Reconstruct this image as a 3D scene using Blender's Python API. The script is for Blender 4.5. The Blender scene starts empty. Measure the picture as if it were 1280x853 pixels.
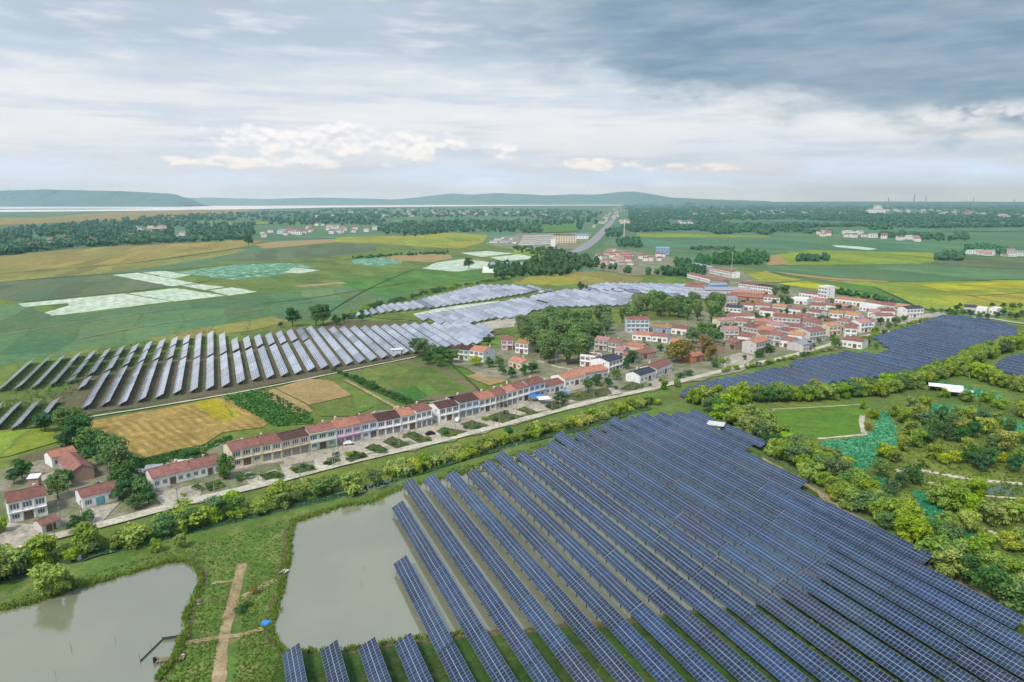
import bpy, bmesh, math, random
import numpy as np
R = math.radians
S = bpy.context.scene
COL = S.collection

# ------------------------------------------------------------------ camera
F = 900.0; HC = 95.0; PITCH = math.atan(176.5 / F)
cd = bpy.data.cameras.new('camera'); cam = bpy.data.objects.new('camera', cd); COL.objects.link(cam)
cam.location = (0, 0, HC); cam.rotation_euler = (R(90) - PITCH, 0, 0)
cd.sensor_width = 36; cd.lens = F / 1280 * 36; cd.clip_end = 60000; cd.clip_start = 1
S.camera = cam
S.view_settings.view_transform = 'Standard'; S.view_settings.look = 'None'
S.view_settings.exposure = 0.24; S.view_settings.gamma = 1.0
S.view_settings.use_curve_mapping = False
S.cycles.max_bounces = 5; S.cycles.diffuse_bounces = 2; S.cycles.glossy_bounces = 3
S.cycles.transmission_bounces = 2; S.cycles.volume_bounces = 1; S.cycles.transparent_max_bounces = 8
S.cycles.use_denoising = True
S.cycles.caustics_reflective = False; S.cycles.caustics_refractive = False

SUN_EL, SUN_AZ = R(50), R(-148)      # azimuth from +Y towards +X


def lin(c, k=1.0):
    r = []
    for v in c[:3]:
        v = v / 255.0
        r.append((v / 12.92 if v <= .04045 else ((v + .055) / 1.055) ** 2.4) * k)
    return (*r, 1.0)


class NT:
    """small node-tree writer"""
    def __init__(self, tree):
        self.t = tree; tree.nodes.clear()

    def n(self, typ, ins=None, **props):
        nd = self.t.nodes.new(typ)
        for k, v in props.items():
            setattr(nd, k, v)
        for k, v in (ins or {}).items():
            self.put(nd.inputs[k], v)
        return nd

    def put(self, sock, v):
        if isinstance(v, bpy.types.NodeSocket):
            self.t.links.new(v, sock)
        elif v is not None:
            if isinstance(v, (tuple, list)) and sock.type == 'VECTOR':
                v = tuple(v)[:3]
            sock.default_value = v

    def m(self, op, a, b=None, c=None, clamp=False):
        nd = self.t.nodes.new('ShaderNodeMath'); nd.operation = op; nd.use_clamp = clamp
        for i, v in enumerate((a, b, c)):
            if v is not None:
                self.put(nd.inputs[i], v)
        return nd.outputs[0]

    def ss(self, v, a, b):                              # smoothstep a..b
        nd = self.n('ShaderNodeMapRange', {0: v, 1: a, 2: b, 3: 0.0, 4: 1.0}, interpolation_type='SMOOTHSTEP')
        return nd.outputs[0]

    def mix(self, f, a, b, blend='MIX'):
        nd = self.t.nodes.new('ShaderNodeMix'); nd.data_type = 'RGBA'; nd.blend_type = blend; nd.clamp_factor = True
        self.put(nd.inputs[0], f); self.put(nd.inputs[6], a); self.put(nd.inputs[7], b)
        return nd.outputs[2]

    def noise(self, vec, scale, detail=4, rough=.55, out=0):
        nd = self.n('ShaderNodeTexNoise', {'Vector': vec, 'Scale': scale, 'Detail': detail, 'Roughness': rough})
        return nd.outputs[out]

    def ramp(self, f, stops):
        nd = self.t.nodes.new('ShaderNodeValToRGB'); e = nd.color_ramp.elements
        while len(e) > 1:
            e.remove(e[-1])
        e[0].position, e[0].color = stops[0]
        for p, c in stops[1:]:
            x = e.new(p); x.color = c
        self.put(nd.inputs[0], f)
        return nd.outputs[0]

    def comb(self, x, y, z=0.0):
        return self.n('ShaderNodeCombineXYZ', {0: x, 1: y, 2: z}).outputs[0]


# ------------------------------------------------------------------ world: broken overcast over a Nishita sky
W = bpy.data.worlds.new('World'); S.world = W; W.use_nodes = True
w = NT(W.node_tree)
sky = w.n('ShaderNodeTexSky', sky_type='NISHITA', sun_disc=False, sun_elevation=SUN_EL, sun_rotation=SUN_AZ)
dirv = w.n('ShaderNodeTexCoord').outputs['Generated']
sp = w.n('ShaderNodeSeparateXYZ', {0: dirv}).outputs
el = w.m('MULTIPLY', w.m('ARCSINE', sp[2]), 57.2958)
az = w.m('MULTIPLY', w.m('ARCTAN2', sp[0], sp[1]), 57.2958)
pz = w.m('ADD', w.m('MAXIMUM', sp[2], 0.0), 0.13)
plan = w.comb(w.m('DIVIDE', sp[0], pz), w.m('DIVIDE', sp[1], pz))
streak = w.comb(w.m('MULTIPLY', az, 0.06), w.m('MULTIPLY', el, 0.34))
n1 = w.noise(plan, 1.1, 6, .55)
n2 = w.noise(streak, 1.0, 6, .58)
n3 = w.noise(streak, 3.2, 6, .6)
elw = w.m('ADD', el, w.m('MULTIPLY', w.m('SUBTRACT', n2, .5), 8.0))
base = w.ramp(w.m('DIVIDE', elw, 60.0), [
    (0.0, lin((196, 224, 255), 1.5)), (0.02, lin((194, 217, 252), 1.2)), (0.045, lin((208, 219, 234))), (0.085, lin((224, 228, 232))),
    (0.125, lin((217, 222, 227))), (0.155, lin((199, 208, 217))), (0.185, lin((174, 188, 203))), (0.25, lin((172, 183, 194))),
    (0.34, lin((176, 186, 202))), (0.6, lin((160, 175, 200))), (1.0, lin((150, 168, 200)))])
# lighter and darker streaks
base = w.mix(w.m('MULTIPLY', w.ss(n3, .46, .72), w.m('MULTIPLY', w.ss(el, 2.5, 5), .5)), base, lin((234, 235, 238)))
base = w.mix(w.m('MULTIPLY', w.ss(n1, .52, .7), w.m('MULTIPLY', w.ss(el, 6, 10), .35)), base, lin((168, 180, 204)))
n4 = w.noise(w.comb(w.m('ADD', w.m('MULTIPLY', az, .045), 3.3), w.m('MULTIPLY', el, .5)), 1.5, 7, .6)
base = w.mix(w.m('MULTIPLY', w.ss(n4, .46, .66), w.m('MULTIPLY', w.ss(el, 1.2, 3.0), .62)), base, lin((180, 196, 216)))
# heavy dark bank to the north-east
nb = w.noise(w.comb(w.m('MULTIPLY', az, .09), w.m('MULTIPLY', el, .25)), 1.3, 7, .6)
edge = w.m('SUBTRACT', 9.3, w.m('MULTIPLY', w.m('MAXIMUM', az, -10.0), .185))
dm = w.ss(w.m('ADD', w.m('SUBTRACT', el, edge), w.m('MULTIPLY', w.m('SUBTRACT', nb, .5), 8.5)), -.4, 2.6)
dm = w.m('MULTIPLY', dm, w.ss(w.m('ADD', az, w.m('MULTIPLY', w.m('SUBTRACT', nb, .5), 18.0)), -9, 13))
dm = w.m('MULTIPLY', dm, w.m('SUBTRACT', 1.0, w.m('MULTIPLY', w.ss(el, 18, 40), .75)))
dcol = w.mix(w.ss(w.m('ADD', w.m('MULTIPLY', n2, .6), w.m('MULTIPLY', n3, .4)), .36, .64), lin((100, 130, 154)), lin((144, 162, 178)))
base = w.mix(w.m('MULTIPLY', dm, .93), base, dcol)
# low cumulus heads
nc = w.noise(w.comb(w.m('MULTIPLY', az, .34), w.m('MULTIPLY', el, .62)), 1.0, 8, .6)
nd = w.noise(w.comb(w.m('MULTIPLY', az, .34), w.m('ADD', w.m('MULTIPLY', el, .62), .22)), 1.0, 8, .6)


def puff(a0, e0, hw, hh):
    a_ = w.m('DIVIDE', w.m('SUBTRACT', az, a0), hw); e_ = w.m('DIVIDE', w.m('SUBTRACT', el, e0), hh)
    q = w.m('SUBTRACT', 1.0, w.m('ADD', w.m('MULTIPLY', a_, a_), w.m('MULTIPLY', e_, e_)))
    return w.ss(w.m('ADD', q, w.m('MULTIPLY', w.m('SUBTRACT', nc, .5), 4.6)), -.05, .8)


cum = None
for pf in ((-15.5, 4.25, 8.2, 1.35), (-7.6, 4.15, 4.0, 1.1), (-.8, 3.7, 1.7, .7), (-18, 2.7, 9, .45), (6, 2.7, 5, .5), (14, 2.3, 4, .4)):
    q = puff(*pf); cum = q if cum is None else w.m('MAXIMUM', cum, q)
ccol = w.mix(w.ss(w.m('SUBTRACT', nd, nc), -.06, .12), lin((246, 246, 246)), lin((212, 215, 224)))
base = w.mix(w.m('MULTIPLY', cum, .9), base, ccol)
cb = w.m('MULTIPLY', w.ss(az, 26, 29), w.m('MULTIPLY', w.ss(el, 4.4, 5.2), w.m('SUBTRACT', 1.0, w.ss(el, 5.6, 6.6))))
base = w.mix(w.m('MULTIPLY', w.m('MULTIPLY', cb, w.ss(nc, .42, .6)), .7), base, lin((238, 238, 240)))
nish = w.mix(1.0, sky.outputs[0], (.1, .1, .1, 1), 'MULTIPLY')
final = w.mix(.95, nish, base)
bg = w.n('ShaderNodeBackground', {'Color': final, 'Strength': w.m('ADD', 1.03, w.m('MULTIPLY', w.ss(el, 17, 40), .45))})
w.n('ShaderNodeOutputWorld', {'Surface': bg.outputs[0]})

sl = bpy.data.lights.new('sun', 'SUN'); sl.energy = 2.6; sl.angle = R(12); sl.color = (1, .96, .9)
so = bpy.data.objects.new('sun', sl); COL.objects.link(so)
sd = (math.sin(SUN_AZ) * math.cos(SUN_EL), math.cos(SUN_AZ) * math.cos(SUN_EL), math.sin(SUN_EL))
so.rotation_euler = (math.pi / 2 - SUN_EL, 0, math.pi - SUN_AZ)
so.location = (0, 0, 300)

# ------------------------------------------------------------------ geometry helpers
CP, SP = math.cos(PITCH), math.sin(PITCH)


def g(px, py, z=0.0):
    """ground point seen at a photo pixel"""
    a = (px - 640) / F; b = (426.5 - py) / F
    dz = -SP + b * CP
    t = (z - HC) / dz
    return a * t, (CP + b * SP) * t


AZR = math.atan((265 - 640) / (F / CP))                 # bearing of the panel rows
U = np.array((math.sin(AZR), math.cos(AZR))); V = np.array((math.cos(AZR), -math.sin(AZR)))


def uv(px, py, z=0.0):
    p = np.array(g(px, py, z)); return float(p @ U), float(p @ V)


def xy(u, v):
    p = U * u + V * v; return float(p[0]), float(p[1])


ORD = ('first second third fourth fifth sixth seventh eighth ninth tenth eleventh twelfth thirteenth fourteenth fifteenth '
       'sixteenth seventeenth eighteenth nineteenth').split()
TENS = 'twenty thirty forty fifty sixty seventy eighty ninety'.split()
TENTH = 'twentieth thirtieth fortieth fiftieth sixtieth seventieth eightieth ninetieth'.split()


def nth(i):
    if i <= 19: return ORD[i - 1]
    pre = ''
    if i >= 100:
        if i == 100: return 'hundredth'
        pre = 'hundred-and-'; i -= 100
        if i <= 19: return pre + ORD[i - 1]
    t, o = divmod(i, 10)
    return pre + (TENTH[t - 2] if o == 0 else TENS[t - 2] + '-' + ORD[o - 1])


def tag(o, label=None, cat=None, group=None, kind=None):
    if label: o['label'] = label
    if cat: o['category'] = cat
    if group: o['group'] = group
    if kind: o['kind'] = kind
    return o


def link(o, parent=None):
    COL.objects.link(o)
    if parent: o.parent = parent
    return o


def empty(name, loc=(0, 0, 0), rz=0.0):
    o = bpy.data.objects.new(name, None); o.location = loc; o.rotation_euler = (0, 0, rz); o.empty_display_size = .5
    return link(o)


def ob(name, me, parent=None, loc=(0, 0, 0), rz=0.0, sc=None):
    o = bpy.data.objects.new(name, me); o.location = loc; o.rotation_euler = (0, 0, rz)
    if sc: o.scale = sc if isinstance(sc, tuple) else (sc, sc, sc)
    return link(o, parent)


class MB:
    """mesh builder: boxes, prisms, quads, tubes"""
    def __init__(s): s.v = []; s.f = []; s.mi = []; s.uv = {}

    def face(s, pts, mi=0, uvs=None):
        b = len(s.v); s.v += [tuple(p) for p in pts]; s.f.append(tuple(range(b, b + len(pts)))); s.mi.append(mi)
        if uvs: s.uv[len(s.f) - 1] = uvs

    def box(s, x0, x1, y0, y1, z0, z1, mi=0):
        b = len(s.v)
        s.v += [(x0, y0, z0), (x1, y0, z0), (x1, y1, z0), (x0, y1, z0), (x0, y0, z1), (x1, y0, z1), (x1, y1, z1), (x0, y1, z1)]
        for q in ((0, 3, 2, 1), (4, 5, 6, 7), (0, 1, 5, 4), (1, 2, 6, 5), (2, 3, 7, 6), (3, 0, 4, 7)):
            s.f.append(tuple(b + i for i in q)); s.mi.append(mi)

    def hexa(s, lo, hi, mi=0):
        """lo, hi: four points each"""
        b = len(s.v); s.v += [tuple(p) for p in lo] + [tuple(p) for p in hi]
        for q in ((0, 3, 2, 1), (4, 5, 6, 7), (0, 1, 5, 4), (1, 2, 6, 5), (2, 3, 7, 6), (3, 0, 4, 7)):
            s.f.append(tuple(b + i for i in q)); s.mi.append(mi)

    def tube(s, p, q, r0, r1=None, n=6, mi=0):
        r1 = r0 if r1 is None else r1
        p = np.array(p, float); q = np.array(q, float); d = q - p; d /= np.linalg.norm(d)
        a = np.cross(d, (0, 0, 1) if abs(d[2]) < .9 else (1, 0, 0)); a /= np.linalg.norm(a); c = np.cross(d, a)
        b = len(s.v)
        for k, (o, r) in enumerate(((p, r0), (q, r1))):
            for i in range(n):
                t = 2 * math.pi * i / n
                s.v.append(tuple(o + r * (math.cos(t) * a + math.sin(t) * c)))
        for i in range(n):
            j = (i + 1) % n
            s.f.append((b + i, b + j, b + n + j, b + n + i)); s.mi.append(mi)
        s.f.append(tuple(b + n + i for i in range(n))); s.mi.append(mi)
        s.f.append(tuple(b + n - 1 - i for i in range(n))); s.mi.append(mi)

    def mesh(s, name, *mats):
        me = bpy.data.meshes.new(name); me.from_pydata(s.v, [], s.f)
        for m in mats: me.materials.append(m)
        if len(mats) > 1: me.polygons.foreach_set('material_index', s.mi)
        if s.uv:
            l = me.uv_layers.new(name='uv')
            for fi, us in s.uv.items():
                p = me.polygons[fi]
                for k, li in enumerate(p.loop_indices): l.data[li].uv = us[k]
        bm = bmesh.new(); bm.from_mesh(me); bmesh.ops.recalc_face_normals(bm, faces=bm.faces); bm.to_mesh(me); bm.free()
        me.update(); return me


def np_mesh(name, vs, fs, mat):
    """vs (n,3), fs (m,k) arrays"""
    me = bpy.data.meshes.new(name); k = fs.shape[1]
    me.vertices.add(len(vs)); me.vertices.foreach_set('co', np.asarray(vs, np.float32).ravel())
    me.loops.add(fs.size); me.loops.foreach_set('vertex_index', fs.astype(np.int32).ravel())
    me.polygons.add(len(fs)); me.polygons.foreach_set('loop_start', np.arange(0, fs.size, k, dtype=np.int32))
    me.update(calc_edges=True); me.validate(); me.materials.append(mat); return me


def inside(poly, x, y):
    r = False; n = len(poly)
    for i in range(n):
        x0, y0 = poly[i]; x1, y1 = poly[i - 1]
        if (y0 > y) != (y1 > y) and x < (x1 - x0) * (y - y0) / (y1 - y0) + x0: r = not r
    return r


def px_scatter(poly, n, rng, holes=()):
    xs = [p[0] for p in poly]; ys = [p[1] for p in poly]; out = []; tries = 0
    while len(out) < n and tries < n * 60:
        tries += 1
        x = rng.uniform(min(xs), max(xs)); y = rng.uniform(min(ys), max(ys))
        if inside(poly, x, y) and not any(inside(h, x, y) for h in holes): out.append((x, y))
    return out


def resample(pts, step):
    """walk a ground polyline in equal steps: (x, y, tangent)"""
    out = []; left = 0.0
    for (a, b) in zip(pts, pts[1:]):
        d = math.hypot(b[0] - a[0], b[1] - a[1]); t = left
        while t < d:
            out.append((a[0] + (b[0] - a[0]) * t / d, a[1] + (b[1] - a[1]) * t / d, math.atan2(b[1] - a[1], b[0] - a[0]))); t += step
        left = t - d
    return out


# ------------------------------------------------------------------ materials
def newmat(name):
    m = bpy.data.materials.new(name); m.use_nodes = True
    return m, NT(m.node_tree)


def bsdf(t, col, rough=.8, spec=.3, normal=None, metal=0.0, **ins):
    b = t.n('ShaderNodeBsdfPrincipled', {'Base Color': col, 'Roughness': rough, 'Specular IOR Level': spec, 'Metallic': metal, 'Normal': normal})
    for k, v in ins.items(): t.put(b.inputs[k], v)
    t.n('ShaderNodeOutputMaterial', {'Surface': b.outputs[0]})
    return b


def pos(t): return t.n('ShaderNodeNewGeometry').outputs['Position']


def bump(t, h, s, d=.3): return t.n('ShaderNodeBump', {'Height': h, 'Strength': s, 'Distance': d}).outputs[0]


K = 1.05      # photo colour to albedo


def field(name, c1, c2, c3=None, s1=.03, s2=.4, ang=None, period=2.0, stripe=.35, c4=None, rough=.9, speck=None, parcel=None):
    m, t = newmat(name); p = pos(t)
    f1 = t.ss(t.noise(p, s1, 6, .6), .35, .65)
    col = t.mix(f1, lin(c1, K), lin(c2, K))
    f2 = t.noise(p, s2, 5, .65)
    if c3: col = t.mix(t.m('MULTIPLY', t.ss(f2, .48, .68), .75), col, lin(c3, K))
    h = f2
    if ang is not None:
        a = R(ang)
        dt = t.n('ShaderNodeVectorMath', {0: p, 1: (math.sin(a) / period, math.cos(a) / period, 0)}, operation='DOT_PRODUCT').outputs['Value']
        wob = t.m('ADD', dt, t.m('MULTIPLY', t.noise(p, .05, 3), 1.2))
        sfr = t.m('ABSOLUTE', t.m('SUBTRACT', t.m('FRACT', wob), .5))
        k = t.m('MULTIPLY', t.ss(sfr, .1, .4), stripe)
        k = t.m('MULTIPLY', k, t.ss(t.noise(p, .06, 3), .3, .6))
        col = t.mix(k, col, lin(c4 or tuple(v * .72 for v in c1), K))
    if speck:
        vo = t.n('ShaderNodeTexVoronoi', {'Vector': p, 'Scale': speck[1]})
        col = t.mix(t.m('MULTIPLY', t.ss(vo.outputs['Distance'], .42, .2), speck[2]), col, lin(speck[0], K))
    if parcel:
        wd, ln, pa = parcel; a = R(pa)
        wp = t.n('ShaderNodeVectorMath', {0: p, 1: t.n('ShaderNodeVectorMath', {0: t.noise(p, .012, 3, out=1), 1: (30, 30, 0)}, operation='MULTIPLY').outputs[0]}, operation='ADD').outputs[0]
        q1 = t.n('ShaderNodeVectorMath', {0: wp, 1: (math.sin(a) / wd, math.cos(a) / wd, 0)}, operation='DOT_PRODUCT').outputs['Value']
        q2 = t.n('ShaderNodeVectorMath', {0: wp, 1: (math.cos(a) / ln, -math.sin(a) / ln, 0)}, operation='DOT_PRODUCT').outputs['Value']
        i1 = t.m('FLOOR', q1); i2 = t.m('FLOOR', t.m('ADD', q2, t.m('MULTIPLY', i1, .37)))
        wn = t.n('ShaderNodeTexWhiteNoise', {'Vector': t.comb(i1, i2)}, noise_dimensions='2D')
        col = t.n('ShaderNodeHueSaturation', {'Hue': t.n('ShaderNodeMapRange', {0: wn.outputs['Value'], 3: .472, 4: .512}).outputs[0], 'Value': t.n('ShaderNodeMapRange', {0: t.m('FRACT', t.m('MULTIPLY', wn.outputs['Value'], 7.7)), 3: .82, 4: 1.16}).outputs[0], 'Color': col}).outputs[0]
        ed = t.m('ABSOLUTE', t.m('SUBTRACT', t.m('FRACT', q1), .5))
        col = t.mix(t.m('MULTIPLY', t.ss(ed, .455, .49), .55), col, lin((80, 104, 52), K))
    mid = t.noise(p, .11, 5, .7)
    col = t.mix(1.0, col, t.n('ShaderNodeMapRange', {0: mid, 1: .3, 2: .7, 3: .76, 4: 1.2}).outputs[0], 'MULTIPLY')
    fine = t.noise(p, 1.1, 5, .75)
    col = t.mix(1.0, col, t.n('ShaderNodeMapRange', {0: fine, 1: .28, 2: .72, 3: .6, 4: 1.35}).outputs[0], 'MULTIPLY')
    bsdf(t, col, rough, .15, bump(t, fine, .5, .5))
    return m


def plain(name, c, rough=.7, var=.25, scale=1.2, metal=0.0, spec=.3, c2=None):
    m, t = newmat(name); p = t.n('ShaderNodeTexCoord').outputs['Object']
    nz = t.noise(p, scale, 5, .65)
    col = t.mix(t.ss(nz, .4, .68), lin(c, K), lin(c2 or tuple(v * (1 - var) for v in c), K))
    bsdf(t, col, rough, spec, metal=metal)
    return m


KL = 1.5    # leaves: single sprays are brighter than the crown they make


def leafmat(name, c1, c2, c3=None, trans=.26, hue=.022):
    m, t = newmat(name); p = pos(t)
    rnd = t.n('ShaderNodeObjectInfo').outputs['Random']
    nz = t.noise(p, .55, 4, .7)
    col = t.mix(t.ss(nz, .35, .65), lin(c1, KL), lin(c2, KL))
    if c3: col = t.mix(t.m('MULTIPLY', t.ss(t.noise(p, .9, 3, .6), .52, .66), .8), col, lin(c3, KL))
    hs = t.n('ShaderNodeHueSaturation', {'Hue': t.n('ShaderNodeMapRange', {0: rnd, 3: .5 - hue, 4: .5 + hue * .6}).outputs[0],
             'Saturation': t.n('ShaderNodeMapRange', {0: t.m('FRACT', t.m('MULTIPLY', rnd, 7.31)), 3: .85, 4: 1.08}).outputs[0],
             'Value': t.n('ShaderNodeMapRange', {0: t.m('FRACT', t.m('MULTIPLY', rnd, 3.7)), 3: .8, 4: 1.12}).outputs[0], 'Color': col})
    c = hs.outputs[0]
    d = t.n('ShaderNodeBsdfPrincipled', {'Base Color': c, 'Roughness': .6, 'Specular IOR Level': .2})
    tr = t.n('ShaderNodeBsdfTranslucent', {'Color': c})
    mx = t.n('ShaderNodeMixShader', {0: trans, 1: d.outputs[0], 2: tr.outputs[0]})
    t.n('ShaderNodeOutputMaterial', {'Surface': mx.outputs[0]})
    return m


def water(name, c, c2, rough=.03):
    m, t = newmat(name); p = pos(t)
    col = t.mix(t.ss(t.noise(p, .02, 4), .35, .65), lin(c, K), lin(c2, K))
    h = t.noise(t.n('ShaderNodeVectorMath', {0: p, 1: (1, 1.6, 1)}, operation='MULTIPLY').outputs[0], 1.6, 3)
    rgh = t.m('ADD', rough, t.m('MULTIPLY', t.ss(t.noise(p, .035, 4, .6), .45, .7), .16))
    bsdf(t, col, rgh, .5, bump(t, h, .06, .2), **{'IOR': 2.4, 'Specular Tint': (1.0, .96, .84, 1)})
    return m


def roofmat(name, c, c2, c3=None):
    m, t = newmat(name); tc = t.n('ShaderNodeTexCoord'); p = tc.outputs['Object']
    rnd = t.n('ShaderNodeObjectInfo').outputs['Random']
    col = t.mix(t.ss(t.noise(p, .55, 6, .7), .35, .66), lin(c, K), lin(c2, K))
    if c3: col = t.mix(t.m('MULTIPLY', t.ss(t.noise(p, 1.7, 5, .7), .54, .68), .7), col, lin(c3, K))
    s = t.n('ShaderNodeSeparateXYZ', {0: p}).outputs
    wav = t.m('SINE', t.m('MULTIPLY', s[0], 21.0)); row = t.m('FRACT', t.m('MULTIPLY', s[1], 2.8))
    br = t.noise(p, 5.0, 3, .7)
    hh = t.m('ADD', t.m('MULTIPLY', wav, .5), row)
    col = t.mix(1.0, col, t.n('ShaderNodeMapRange', {0: t.m('ADD', t.m('MULTIPLY', hh, .15), br), 1: .2, 2: .9, 3: .72, 4: 1.22}).outputs[0], 'MULTIPLY')
    col = t.n('ShaderNodeHueSaturation', {'Value': t.n('ShaderNodeMapRange', {0: rnd, 3: .85, 4: 1.15}).outputs[0], 'Color': col}).outputs[0]
    bsdf(t, col, .8, .2, bump(t, hh, .6, .06))
    return m


def wallmat(name, c, dirt=(120, 112, 100)):
    m, t = newmat(name); p = t.n('ShaderNodeTexCoord').outputs['Object']
    st = t.noise(t.n('ShaderNodeVectorMath', {0: p, 1: (1.6, 1.6, .25)}, operation='MULTIPLY').outputs[0], 1.0, 6, .7)
    col = t.mix(t.m('MULTIPLY', t.ss(st, .48, .75), .55), lin(c, K), lin(dirt, K))
    bsdf(t, col, .85, .2)
    return m


def panelmat(name, c1, c2, lines=(.29, .33, .40, 1)):
    m, t = newmat(name)
    s = t.n('ShaderNodeSeparateXYZ', {0: t.n('ShaderNodeUVMap', uv_map='uv').outputs[0]}).outputs
    p = pos(t)
    a = s[0]; b = s[1]                                   # metres along, cells across
    fa = t.m('FRACT', a); fb = t.m('FRACT', b)
    da = t.m('MINIMUM', fa, t.m('SUBTRACT', 1.0, fa)); db = t.m('MINIMUM', fb, t.m('SUBTRACT', 1.0, fb))
    dc = t.m('ABSOLUTE', t.m('SUBTRACT', b, 2.0))
    line = t.m('MAXIMUM', t.m('LESS_THAN', da, .028), t.m('MAXIMUM', t.m('LESS_THAN', db, .03), t.m('LESS_THAN', dc, .06)))
    cell = t.n('ShaderNodeTexWhiteNoise', {'Vector': t.comb(t.m('FLOOR', a), t.m('FLOOR', t.m('MULTIPLY', b, .5)), t.n('ShaderNodeObjectInfo').outputs['Random'])}, noise_dimensions='3D')
    big = t.noise(p, .03, 4, .6)
    col = t.mix(t.ss(t.m('ADD', t.m('MULTIPLY', cell.outputs['Value'], .35), big), .5, .85), lin(c1), lin(c2))
    col = t.mix(t.m('MULTIPLY', t.ss(t.noise(p, .021, 3), .55, .72), .5), col, lin((42, 50, 64)))
    col = t.mix(t.m('MULTIPLY', t.ss(cell.outputs['Value'], .8, .95), .5), col, lin((24, 50, 82)))
    tv = t.n('ShaderNodeObjectInfo').outputs['Random']
    col = t.n('ShaderNodeHueSaturation', {'Hue': t.n('ShaderNodeMapRange', {0: t.m('FRACT', t.m('MULTIPLY', tv, 5.3)), 3: .475, 4: .503}).outputs[0], 'Value': t.n('ShaderNodeMapRange', {0: tv, 3: .55, 4: 1.25}).outputs[0], 'Color': col}).outputs[0]
    dust = t.m('MULTIPLY', t.ss(t.noise(p, .045, 4, .6), .45, .75), .07)
    col = t.mix(dust, col, lin((150, 150, 150)))
    col = t.mix(line, col, lines)
    bsdf(t, col, t.m('ADD', .10, t.m('MULTIPLY', line, .35)), .5)
    return m


M = {}
M['ground'] = field('ground_mat', (78, 118, 82), (98, 122, 72), (120, 126, 84), s1=.004, s2=.03, ang=25, period=40, stripe=.5, c4=(70, 105, 88), parcel=(60, 260, 25))
M['grass'] = field('grass_mat', (98, 122, 54), (84, 110, 48), (130, 128, 76), s1=.05, s2=.16)
M['meadow'] = field('meadow_mat', (104, 124, 52), (86, 112, 50), (128, 124, 70), s1=.03, s2=.25, parcel=(22, 90, 62))
M['golden'] = field('golden_field_mat', (152, 138, 68), (140, 130, 68), (124, 124, 72), s1=.01, s2=.12, ang=70, period=9, stripe=.35, c4=(120, 112, 58), parcel=(26, 180, 74))
M['golden2'] = field('golden_green_mat', (136, 134, 66), (120, 124, 62), (150, 138, 72), s1=.01, s2=.1, ang=70, period=9, stripe=.3, c4=(108, 114, 58), parcel=(24, 160, 74))
M['olive'] = field('olive_field_mat', (90, 108, 74), (100, 108, 72), (80, 98, 74), s1=.012, s2=.3, parcel=(30, 160, 74))
M['teal'] = field('teal_field_mat', (82, 116, 74), (102, 124, 70), (66, 106, 90), s1=.012, s2=.25, speck=((96, 142, 104), .5, .5), parcel=(34, 150, 70))
M['tealfar'] = field('far_green_field_mat', (76, 116, 86), (94, 126, 78), (70, 108, 92), s1=.006, s2=.1, parcel=(60, 300, 80))
M['white'] = field('bare_white_field_mat', (206, 212, 190), (188, 202, 172), (126, 150, 112), s1=.03, s2=.1, ang=62, period=9, stripe=.4, c4=(150, 170, 138), speck=((128, 156, 120), .3, .4))
M['lotuswhite'] = field('lotus_white_mat', (78, 132, 96), (92, 140, 98), (206, 218, 206), s1=.02, s2=.1)
M['yellow'] = field('rice_field_mat', (160, 158, 52), (148, 150, 54), (134, 142, 60), s1=.02, s2=.15, ang=60, period=7, stripe=.3, parcel=(24, 120, 60))
M['rice'] = field('bright_rice_mat', (176, 174, 36), (156, 158, 42), None, s1=.03, ang=40, period=3, stripe=.25, parcel=(18, 80, 60))
M['lime'] = field('lime_field_mat', (134, 150, 50), (116, 138, 50), (156, 162, 52), s1=.008, s2=.05, ang=75, period=14, stripe=.4, c4=(104, 128, 48), parcel=(30, 170, 78))
M['tan'] = field('tan_field_mat', (168, 142, 92), (156, 132, 86), (144, 128, 88), s1=.04, s2=.3, ang=30, period=3, stripe=.25)
M['stubble'] = field('stubble_mat', (172, 140, 74), (150, 126, 66), (188, 164, 104), s1=.04, s2=.2, ang=47, period=3.8, stripe=.75, c4=(128, 112, 58))
M['soil'] = field('soil_mat', (126, 108, 84), (108, 98, 72), (96, 110, 66), s1=.06, s2=.4, ang=-60, period=2, stripe=.3)
M['arraysoil'] = field('array_soil_mat', (108, 92, 70), (92, 90, 60), (84, 108, 54), s1=.05, s2=.2)
M['green'] = field('green_crop_mat', (84, 126, 52), (70, 112, 46), (104, 136, 60), s1=.06, s2=.4, speck=((60, 96, 44), .6, .5), parcel=(16, 70, 62))
M['weeds'] = field('weed_and_shade_mat', (66, 92, 40), (54, 78, 36), (88, 96, 52), s1=.06, s2=.3)  # weed colour; its darkness also paints the shade under the big array
M['mud'] = field('mud_mat', (112, 100, 76), (94, 88, 62), (84, 98, 50), s1=.1, s2=.5)
M['lawn'] = field('lawn_mat', (92, 128, 42), (86, 118, 40), (104, 130, 50), s1=.03, s2=.2, ang=14, period=6, stripe=.18)
M['village'] = field('village_ground_mat', (150, 140, 120), (112, 118, 80), (96, 112, 64), s1=.05, s2=.2)
M['yard'] = field('concrete_yard_mat', (188, 178, 158), (168, 158, 138), (138, 128, 108), s1=.1, s2=.5)
M['garden'] = field('garden_mat', (98, 88, 62), (82, 96, 52), (62, 90, 42), s1=.3, s2=1.0)
M['road'] = field('concrete_road_mat', (200, 192, 168), (184, 176, 152), (166, 160, 138), s1=.08, s2=.6)
M['asphalt'] = field('asphalt_mat', (150, 148, 144), (136, 136, 134), None, s1=.02)
M['dirt'] = field('dirt_mat', (168, 146, 112), (150, 130, 96), (128, 120, 76), s1=.15, s2=.6)
M['lotus'] = field('lotus_mat', (80, 140, 98), (94, 154, 108), (46, 96, 72), s1=.06, s2=.4, speck=((124, 190, 134), .75, .8))
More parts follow.
